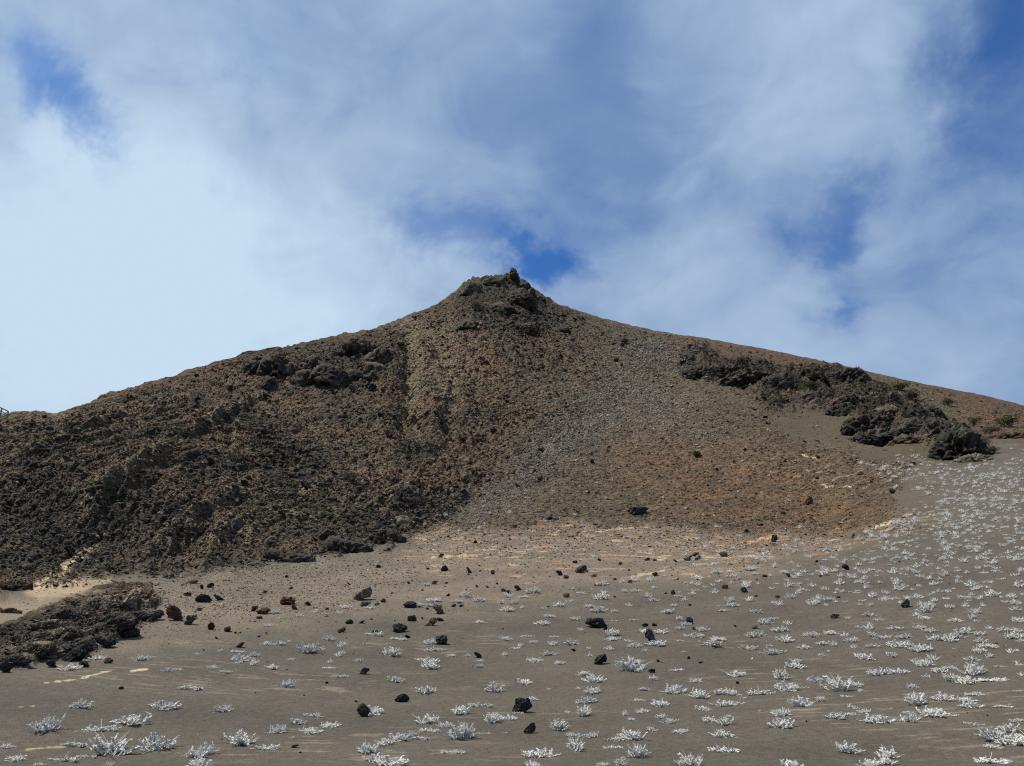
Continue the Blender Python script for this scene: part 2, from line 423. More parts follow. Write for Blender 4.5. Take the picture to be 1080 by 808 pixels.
def ground_material():
    m = bpy.data.materials.new('volcanic_ground')
    nt, N, L = nodes_of(m)
    out = N.new('ShaderNodeOutputMaterial'); b = N.new('ShaderNodeBsdfPrincipled')
    b.inputs['Roughness'].default_value = .93; b.inputs['Specular IOR Level'].default_value = .2
    L.new(b.outputs[0], out.inputs[0])
    at_ = N.new('ShaderNodeVertexColor'); at_.layer_name = 'Col'
    ra = N.new('ShaderNodeAttribute'); ra.attribute_name = 'rocky'
    tc = N.new('ShaderNodeTexCoord')
    def noise(scale, det=4, rough_=.6):
        n = N.new('ShaderNodeTexNoise'); n.inputs['Scale'].default_value = scale; n.inputs['Detail'].default_value = det
        n.inputs['Roughness'].default_value = rough_; L.new(tc.outputs['Object'], n.inputs['Vector']); return n
    def ramp(n, lo, hi, a, c):
        r = N.new('ShaderNodeMapRange'); r.inputs[1].default_value = lo; r.inputs[2].default_value = hi
        r.inputs[3].default_value = a; r.inputs[4].default_value = c; L.new(n.outputs[0], r.inputs[0]); return r
    def mul(a, c):
        k = N.new('ShaderNodeMath'); k.operation = 'MULTIPLY'; L.new(a, k.inputs[0]); L.new(c, k.inputs[1]); return k.outputs[0]
    # gravel: grain of the ash near, cinders far
    g1 = ramp(noise(55, 4, .8), .3, .7, .50, 1.55)
    g2 = ramp(noise(9, 5, .75), .3, .7, .74, 1.28)
    g3 = ramp(noise(2.6, 5, .7), .3, .7, .72, 1.30)
    v = N.new('ShaderNodeTexVoronoi'); v.inputs['Scale'].default_value = 3.2; L.new(tc.outputs['Object'], v.inputs['Vector'])
    sep = N.new('ShaderNodeSeparateColor'); L.new(v.outputs['Color'], sep.inputs[0])
    g4 = N.new('ShaderNodeMapRange'); g4.inputs[3].default_value = .42; g4.inputs[4].default_value = 1.75
    L.new(sep.outputs[0], g4.inputs[0])
    mixr = N.new('ShaderNodeMix'); mixr.data_type = 'FLOAT'; L.new(ra.outputs['Fac'], mixr.inputs[0])
    mixr.inputs[2].default_value = 1.0; ra_gain = 1; L.new(mul(g3.outputs[0], g4.outputs[0]), mixr.inputs[3])
    k = mul(mul(g1.outputs[0], g2.outputs[0]), mixr.outputs[0])
    vm = N.new('ShaderNodeVectorMath'); vm.operation = 'SCALE'; L.new(at_.outputs['Color'], vm.inputs[0]); L.new(k, vm.inputs['Scale'])
    L.new(vm.outputs[0], b.inputs['Base Color'])
    # bump
    n1 = noise(45, 3, .7); n2 = noise(7, 5, .65); n3 = noise(1.7, 6, .7)
    bp1 = N.new('ShaderNodeBump'); bp1.inputs['Distance'].default_value = .02; bp1.inputs['Strength'].default_value = .8; L.new(n1.outputs[0], bp1.inputs['Height'])
    bp2 = N.new('ShaderNodeBump'); bp2.inputs['Distance'].default_value = .05; bp2.inputs['Strength'].default_value = .6; L.new(n2.outputs[0], bp2.inputs['Height']); L.new(bp1.outputs[0], bp2.inputs['Normal'])
    vb = N.new('ShaderNodeTexVoronoi'); vb.inputs['Scale'].default_value = 2.2; L.new(tc.outputs['Object'], vb.inputs['Vector'])
    add = N.new('ShaderNodeMath'); add.operation = 'SUBTRACT'; L.new(n3.outputs[0], add.inputs[0]); L.new(vb.outputs['Distance'], add.inputs[1])
    bp3 = N.new('ShaderNodeBump'); bp3.inputs['Distance'].default_value = .38; L.new(ra.outputs['Fac'], bp3.inputs['Strength']); L.new(add.outputs[0], bp3.inputs['Height']); L.new(bp2.outputs[0], bp3.inputs['Normal'])
    L.new(bp3.outputs[0], b.inputs['Normal'])
    return m


verts = np.stack([GX, GY, Z1], -1).reshape(-1, 3)
ii = np.arange(NA); jj = np.arange(NR - 1)
I, J = np.meshgrid(ii, jj, indexing='ij')
I2 = (I + 1) % NA
quads = np.stack([I * NR + J, I2 * NR + J, I2 * NR + J + 1, I * NR + J + 1], -1).reshape(-1, 4)
gm = mesh_from('terrain', verts, quads[:, ::-1] if False else quads)
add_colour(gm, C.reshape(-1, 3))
ra_ = gm.attributes.new('rocky', 'FLOAT', 'POINT')
ra_.data.foreach_set('value', np.clip(rough + .35 * hill * (1 - olive), 0, 1).astype(np.float32).ravel())
ground = bpy.data.objects.new('terrain', gm); COL.objects.link(ground)
GM = ground_material(); gm.materials.append(GM)
ground['kind'] = 'structure'; ground['label'] = 'dark volcanic hill of ash and lava rising from a grey sand plain'
nrm = gm.polygons[NR * 900 + 300].normal
if nrm.z < 0:
    gm.flip_normals()


def colour_at(x, y):
    """ground colour at a point of the photograph"""
    a, te = px_dir(x, y)
    i = int(np.interp(float(a), AZ, np.arange(NA)))
    T = at.T[i]
    j = int(np.argmax(T[6:] >= float(te))) + 6
    return C[i, j]


# ------------------------------------------------------------------ materials for rocks and plants
def rock_material(name, use_attr=False):
    m = bpy.data.materials.new(name)
    nt, N, L = nodes_of(m)
    out = N.new('ShaderNodeOutputMaterial'); b = N.new('ShaderNodeBsdfPrincipled')
    b.inputs['Roughness'].default_value = .88; b.inputs['Specular IOR Level'].default_value = .25
    L.new(b.outputs[0], out.inputs[0])
    tc = N.new('ShaderNodeTexCoord')
    if use_attr:
        col = N.new('ShaderNodeVertexColor'); col.layer_name = 'Col'; csock = col.outputs['Color']
    else:
        oi = N.new('ShaderNodeObjectInfo'); csock = oi.outputs['Color']
    def noise(s, d=4):
        n = N.new('ShaderNodeTexNoise'); n.inputs['Scale'].default_value = s; n.inputs['Detail'].default_value = d; n.inputs['Roughness'].default_value = .65
        L.new(tc.outputs['Object'], n.inputs['Vector']); return n
    sc = (3.0, 12.0) if not use_attr else (.8, 4.0)
    a = noise(sc[0]); c = noise(sc[1])
    r = N.new('ShaderNodeMapRange'); r.inputs[1].default_value = .3; r.inputs[2].default_value = .7; r.inputs[3].default_value = .55; r.inputs[4].default_value = 1.6
    L.new(a.outputs[0], r.inputs[0])
    r2 = N.new('ShaderNodeMapRange'); r2.inputs[1].default_value = .3; r2.inputs[2].default_value = .7; r2.inputs[3].default_value = .75; r2.inputs[4].default_value = 1.3
    L.new(c.outputs[0], r2.inputs[0])
    k = N.new('ShaderNodeMath'); k.operation = 'MULTIPLY'; L.new(r.outputs[0], k.inputs[0]); L.new(r2.outputs[0], k.inputs[1])
    vm = N.new('ShaderNodeVectorMath'); vm.operation = 'SCALE'; L.new(csock, vm.inputs[0]); L.new(k.outputs[0], vm.inputs['Scale'])
    L.new(vm.outputs[0], b.inputs['Base Color'])
    if not use_attr:
        v = N.new('ShaderNodeTexVoronoi'); v.inputs['Scale'].default_value = 9; L.new(tc.outputs['Object'], v.inputs['Vector'])
        bp = N.new('ShaderNodeBump'); bp.inputs['Distance'].default_value = .06; bp.inputs['Strength'].default_value = .7; L.new(v.outputs['Distance'], bp.inputs['Height'])
        bp2 = N.new('ShaderNodeBump'); bp2.inputs['Distance'].default_value = .05; bp2.inputs['Strength'].default_value = .7; L.new(c.outputs[0], bp2.inputs['Height']); L.new(bp.outputs[0], bp2.inputs['Normal'])
        L.new(bp2.outputs[0], b.inputs['Normal'])
    else:
        bp = N.new('ShaderNodeBump'); bp.inputs['Distance'].default_value = .2; bp.inputs['Strength'].default_value = .8; L.new(c.outputs[0], bp.inputs['Height'])
        L.new(bp.outputs[0], b.inputs['Normal'])
    return m


def leaf_material(name, col, col2, trans=.15):
    m = bpy.data.materials.new(name)
    nt, N, L = nodes_of(m)
    out = N.new('ShaderNodeOutputMaterial'); b = N.new('ShaderNodeBsdfPrincipled')
    b.inputs['Roughness'].default_value = .85; b.inputs['Specular IOR Level'].default_value = .2
    tc = N.new('ShaderNodeTexCoord'); n = N.new('ShaderNodeTexNoise'); n.inputs['Scale'].default_value = 14; n.inputs['Detail'].default_value = 3
    L.new(tc.outputs['Object'], n.inputs['Vector'])
    oi = N.new('ShaderNodeObjectInfo')
    r = N.new('ShaderNodeMapRange'); r.inputs[1].default_value = .35; r.inputs[2].default_value = .65; L.new(n.outputs[0], r.inputs[0])
    mx_ = N.new('ShaderNodeMix'); mx_.data_type = 'RGBA'; L.new(r.outputs[0], mx_.inputs[0])
    mx_.inputs[6].default_value = (*col, 1); mx_.inputs[7].default_value = (*col2, 1)
    k = N.new('ShaderNodeMapRange'); k.inputs[3].default_value = .8; k.inputs[4].default_value = 1.12; L.new(oi.outputs['Random'], k.inputs[0])
    vm = N.new('ShaderNodeVectorMath'); vm.operation = 'SCALE'; L.new(mx_.outputs[2], vm.inputs[0]); L.new(k.outputs[0], vm.inputs['Scale'])
    L.new(vm.outputs[0], b.inputs['Base Color'])
    t = N.new('ShaderNodeBsdfTranslucent'); L.new(vm.outputs[0], t.inputs[0])
    ms = N.new('ShaderNodeMixShader'); ms.inputs[0].default_value = trans
    L.new(b.outputs[0], ms.inputs[1]); L.new(t.outputs[0], ms.inputs[2]); L.new(ms.outputs[0], out.inputs[0])
    return m


M_ROCK = rock_material('lava_rock'); M_CRAG = rock_material('lava_crag', True)
M_SILVER = leaf_material('silver_leaves', (.84, .83, .79), (.66, .65, .61), .3)
M_TWIG = leaf_material('dry_twigs', (.30, .27, .23), (.20, .18, .15), 0)
M_GREEN = leaf_material('green_leaves', (.105, .115, .035), (.055, .07, .022), .2)
M_GREYGREEN = leaf_material('greygreen_leaves', (.13, .125, .085), (.08, .08, .05), .2)

# ------------------------------------------------------------------ shapes
import bmesh


def ico(sub):
    bm = bmesh.new(); bmesh.ops.create_icosphere(bm, subdivisions=sub, radius=1)
    v = np.array([p.co[:] for p in bm.verts]); f = np.array([[q.index for q in p.verts] for p in bm.faces], np.int32)
    bm.free(); return v, f


ICO = {s: ico(s) for s in (1, 2, 3, 4, 5, 6)}


def rock_shape(seed, sub=4, planes=14, noise_=.07, flat=.75):
    g = np.random.default_rng(seed)
    v, f = ICO[sub]; v = v.copy()
    v *= np.array([1, g.uniform(.65, .95), g.uniform(.6, .95) * flat / .75])
    for _ in range(planes):
        n = g.normal(size=3); n /= np.linalg.norm(n); d = g.uniform(.45, .85)
        k = v @ n - d * np.abs(n @ np.array([1, .8, .75])) ** .5
        m = k > 0
        v[m] -= n * (k[m] * .92)[:, None]
    nn = v / np.linalg.norm(v, axis=1)[:, None]
    v += nn * (noise_ * (1.6 * pn3(v * 1.9, seed % 97) + 1.1 * ridge(pn3(v * 3.2, seed % 89)) + .9 * pn3(v * 6, seed % 71) + .5 * ridge(pn3(v * 10, seed % 83))))[:, None]
    v /= (v[:, 0].max() - v[:, 0].min())
    v[:, 0] -= (v[:, 0].max() + v[:, 0].min()) / 2
    h = v[:, 2].max() - v[:, 2].min()
    v[:, 2] -= v[:, 2].min() + .18 * h          # the lowest fifth is sunk in the ash
    return v, f, h * .82


ROCKS = []
for s in range(14):
    v, f, h = rock_shape(100 + s, 4, 16 + s % 8, .09 + .02 * (s % 5))
    me = mesh_from('lava_rock', v, f, False)
    me.materials.append(M_ROCK); ROCKS.append((me, h))

DARK = (.034, .029, .025); BLACK = (.022, .020, .019); BROWN = (.080, .056, .038); RED = (.090, .038, .026); GREY = (.060, .055, .049)
MAROON = (.075, .026, .024); TANR = (.13, .10, .07)

# zoomed tiles: (x0, y0, [(cx, base y, w, h, colour, label)...]) in sixths of a pixel
RT = [
 (0, 698, [(30, 70, 78, 75, DARK, 'dark rock on the ash at the foot of the folded lava, by the frame edge'), (320, 38, 82, 48, BLACK, 'low black rock against the base of the big black clump'),
           (530, 38, 70, 42, BLACK, 'black rock with a grey twiggy shrub against its side'), (685, 12, 62, 36, BROWN, 'brown rock sitting alone on ash beyond the black rocks'),
           (768, 176, 32, 18, BLACK, 'small black stone alone on ash below the cream streaks')]),
 (0, 590, [(455, 645, 160, 110, BLACK, 'big craggy black rock clump below the tip of the lava ridge')]),
 (180, 590, [(20, 390, 115, 105, RED, 'large rust red boulder at the end of the folded lava ridge'), (125, 415, 82, 66, BROWN, 'grey brown boulder beside the rust red boulder'),
             (255, 447, 46, 46, RED, 'small upright red brown rock on beige gravel'), (358, 460, 52, 34, DARK, 'dark pointed rock next to the small upright red brown one'),
             (290, 505, 26, 14, BLACK, 0), (180, 328, 46, 20, DARK, 0), (205, 275, 96, 55, BLACK, 'black craggy boulder on the pebble slope, larger of a pair'),
             (312, 262, 92, 40, BLACK, 'flat black boulder on the pebble slope, lower of a pair'), (140, 155, 62, 26, GREY, 0), (195, 190, 36, 30, DARK, 0), (250, 180, 46, 30, DARK, 0),
             (105, 234, 62, 26, BROWN, 0), (740, 286, 112, 50, RED, 'wide dark red boulder on the beige gravel slope'), (785, 320, 42, 32, MAROON, 'small maroon rock just below the wide dark red boulder'),
             (870, 295, 42, 26, DARK, 0), (530, 332, 46, 38, DARK, 'round dark stone touching a wider brown rock'), (585, 347, 86, 42, BROWN, 'wide low brown rock touching a round dark stone'),
             (560, 377, 50, 18, GREY, 0), (435, 560, 62, 34, BROWN, 'brown stone with a pale grey shrub trailing from it'), (597, 217, 36, 18, DARK, 0), (732, 117, 26, 16, DARK, 0),
             (988, 322, 26, 15, DARK, 0), (1070, 467, 32, 26, DARK, 0), (410, 472, 20, 12, BLACK, 0), (760, 192, 30, 15, BROWN, 0), (440, 470, 14, 10, BLACK, 0), (605, 472, 14, 9, BLACK, 0), (555, 495, 24, 12, DARK, 0)]),
 (360, 590, [(135, 256, 126, 82, TANR, 'large domed boulder with pale streaked top and black base'), (155, 300, 80, 34, BROWN, 'low brown rock just under the domed streaked boulder'),
             (265, 275, 36, 24, DARK, 0), (225, 298, 40, 24, BROWN, 0), (50, 166, 26, 15, DARK, 0), (320, 222, 20, 12, DARK, 0), (50, 410, 56, 28, DARK, 'flat dark rock on ash, farther one of a spaced pair'),
             (125, 407, 46, 20, DARK, 0), (10, 462, 36, 32, DARK, 0), (210, 472, 52, 22, DARK, 'dark stone among the twigs of a spreading grey shrub'), (420, 500, 42, 22, DARK, 'small dark rock nested in a low grey shrub'),
             (372, 462, 112, 60, BLACK, 'blocky coal black boulder in open ash'), (445, 394, 62, 40, BROWN, 'pointed brown rock uphill of the blocky coal black boulder'),
             (565, 424, 88, 54, BROWN, 'rounded reddish brown boulder on the ash'), (625, 392, 52, 22, RED, 'thin reddish slab behind the rounded reddish brown boulder'),
             (612, 346, 78, 62, TANR, 'two toned boulder with a dark pointed top and pale side'), (435, 306, 92, 40, DARK, 'wide crumbly dark rock beside a patch of pale shrubs'),
             (632, 540, 98, 62, DARK, 'rounded dark boulder with a pale shrub at one side'), (865, 622, 62, 34, BLACK, 'black wedge of rock with a white shrub just in front'),
             (590, 160, 42, 24, DARK, 0), (652, 77, 52, 38, BLACK, 'round black boulder on beige cinders, one of a level pair'), (812, 90, 42, 42, DARK, 'upright dark boulder on beige cinders, one of a level pair'),
             (958, 97, 32, 30, DARK, 0), (425, 158, 26, 15, DARK, 0), (675, 236, 30, 18, DARK, 0), (1025, 206, 36, 22, DARK, 0), (1055, 222, 36, 26, DARK, 0), (860, 179, 26, 14, DARK, 0),
             (710, 302, 36, 18, DARK, 0), (760, 303, 36, 16, DARK, 0), (235, 57, 36, 20, BROWN, 0), (190, 386, 20, 10, DARK, 0), (513, 381, 20, 14, DARK, 0), (1022, 446, 14, 10, BLACK, 0), (545, 321, 20, 14, DARK, 0),
             (510, 200, 22, 12, DARK, 0), (665, 158, 20, 14, DARK, 0), (985, 160, 22, 12, DARK, 0), (925, 182, 22, 12, DARK, 0), (878, 80, 18, 10, DARK, 0), (548, 66, 24, 12, DARK, 0)]),
 (540, 590, [(40, 196, 60, 30, BLACK, 'flat black rock on beige ash with pale shrubs downhill'), (438, 84, 86, 48, BROWN, 'large leaning brown black boulder on beige ash'),
             (300, 102, 50, 32, BLACK, 'black boulder just beside the large leaning brown black one'), (343, 124, 40, 24, BROWN, 0), (398, 27, 40, 20, DARK, 0), (553, 12, 30, 16, DARK, 0), (520, 114, 42, 18, BROWN, 0),
             (652, 132, 30, 12, BROWN, 0), (528, 169, 26, 12, DARK, 0), (343, 242, 46, 28, BROWN, 'brown rock set among small grey shrubs'), (535, 432, 156, 62, BLACK, 'long flat black boulder with a tall pale shrub at its end'),
             (590, 447, 30, 20, BLACK, 0), (842, 427, 52, 22, BLACK, 'low black slab uphill of the pointed grey black boulder'), (900, 424, 42, 18, DARK, 0),
             (880, 522, 112, 82, GREY, 'pointed grey black boulder ringed by white shrubs'), (560, 664, 98, 62, BLACK, 'smooth rounded black boulder standing clear of shrubs'), (388, 583, 36, 16, DARK, 0), (925, 651, 30, 15, DARK, 0),
             (905, 107, 44, 26, DARK, 0), (1035, 22, 30, 20, DARK, 0), (748, 151, 36, 18, DARK, 0), (1018, 222, 44, 28, RED, 'red brown rock with a dark stone next to it'), (970, 220, 26, 12, DARK, 0), (740, 76, 20, 12, DARK, 0),
             (685, 37, 30, 18, DARK, 0), (855, 10, 42, 18, DARK, 0), (905, 12, 32, 14, DARK, 0), (650, 243, 20, 10, DARK, 0), (1045, 133, 26, 14, DARK, 0), (165, 205, 20, 10, RED, 0), (230, 305, 20, 10, DARK, 0)]),
 (720, 590, [(45, 412, 52, 46, BLACK, 'craggy black rock partly behind a spreading white shrub'), (75, 446, 32, 16, DARK, 0), (455, 441, 46, 20, BROWN, 0), (332, 430, 20, 12, BLACK, 0), (40, 632, 36, 18, DARK, 0), (115, 656, 32, 10, DARK, 0),
             (268, 187, 46, 26, DARK, 0), (390, 212, 52, 36, GREY, 'charcoal grey rock with a small shrub behind it'), (463, 238, 28, 12, DARK, 0), (45, 296, 26, 12, DARK, 0), (520, 113, 40, 15, RED, 0), (675, 112, 52, 20, RED, 'flat rust red rock among pale shrubs'),
             (1035, 67, 68, 36, MAROON, 'maroon rock on grey ash among distant shrubs'), (872, 111, 26, 12, RED, 0), (848, 22, 26, 15, DARK, 0), (600, 243, 36, 15, BROWN, 0), (985, 246, 30, 12, DARK, 0),
             (965, 374, 62, 28, BLACK, 'small jagged black rock alone on ash beside a white shrub'), (478, 31, 18, 10, DARK, 0), (375, 151, 20, 10, DARK, 0), (30, 10, 60, 20, DARK, 0), (95, 8, 50, 18, DARK, 0)]),
 (900, 590, [(330, 305, 84, 54, GREY, 'dark slate grey boulder alone among scattered white shrubs'), (292, 22, 14, 10, MAROON, 0)]),
 (180, 698, [(988, 141, 24, 14, DARK, 0), (845, 219, 14, 10, DARK, 0), (535, 203, 11, 8, DARK, 0), (785, 546, 52, 20, DARK, 'thin dark stone lying flat on the near ash'), (820, 580, 18, 10, BLACK, 0), (735, 56, 12, 8, DARK, 0), (325, 496, 14, 8, DARK, 0)]),
 (360, 698, [(147, 81, 66, 42, BLACK, 'small black rock with a notched top on open ash'), (385, 256, 92, 50, BLACK, 'blue black angular rock on near ash'), (95, 259, 26, 14, DARK, 'small black stone behind the tall red brown faceted rock'),
             (138, 349, 86, 84, BROWN, 'tall red brown faceted rock with a white shrub behind it')]),
 (540, 698, [(60, 322, 142, 92, BLACK, 'largest coal black boulder on the near ash'), (112, 454, 88, 66, BROWN, 'craggy dark brown rock downhill of the largest black boulder'), (885, 72, 52, 28, DARK, 0)]),
 (720, 698, [(348, 141, 26, 15, BLACK, 0), (785, 383, 24, 10, DARK, 0), (112, 13, 26, 12, DARK, 0)]),
 (900, 698, [(850, 347, 16, 8, BLACK, 0), (722, 331, 12, 7, BLACK, 0)]),
 # on the hill foot, zoomed by six as well
 (450, 480, [(1340, 370, 150, 46, GREY, 'long grey rock ledge on the cinders at the hill foot'), (770, 412, 62, 40, GREY, 'blue grey rock on cinders below the scree'), (92, 650, 40, 26, DARK, 0), (310, 560, 30, 20, DARK, 0)]),
 (720, 460, [(64, 770, 100, 34, DARK, 'row-like low dark rock pile on the ash edge'), (260, 765, 60, 32, DARK, 0), (580, 672, 48, 48, DARK, 'dark upright stone below the orange cinders'), (800, 432, 60, 50, GREY, 'grey rock on the orange cinders'),
             (1330, 360, 60, 34, GREY, 0), (90, 128, 60, 36, DARK, 0), (1080, 640, 30, 22, DARK, 0)]),
]

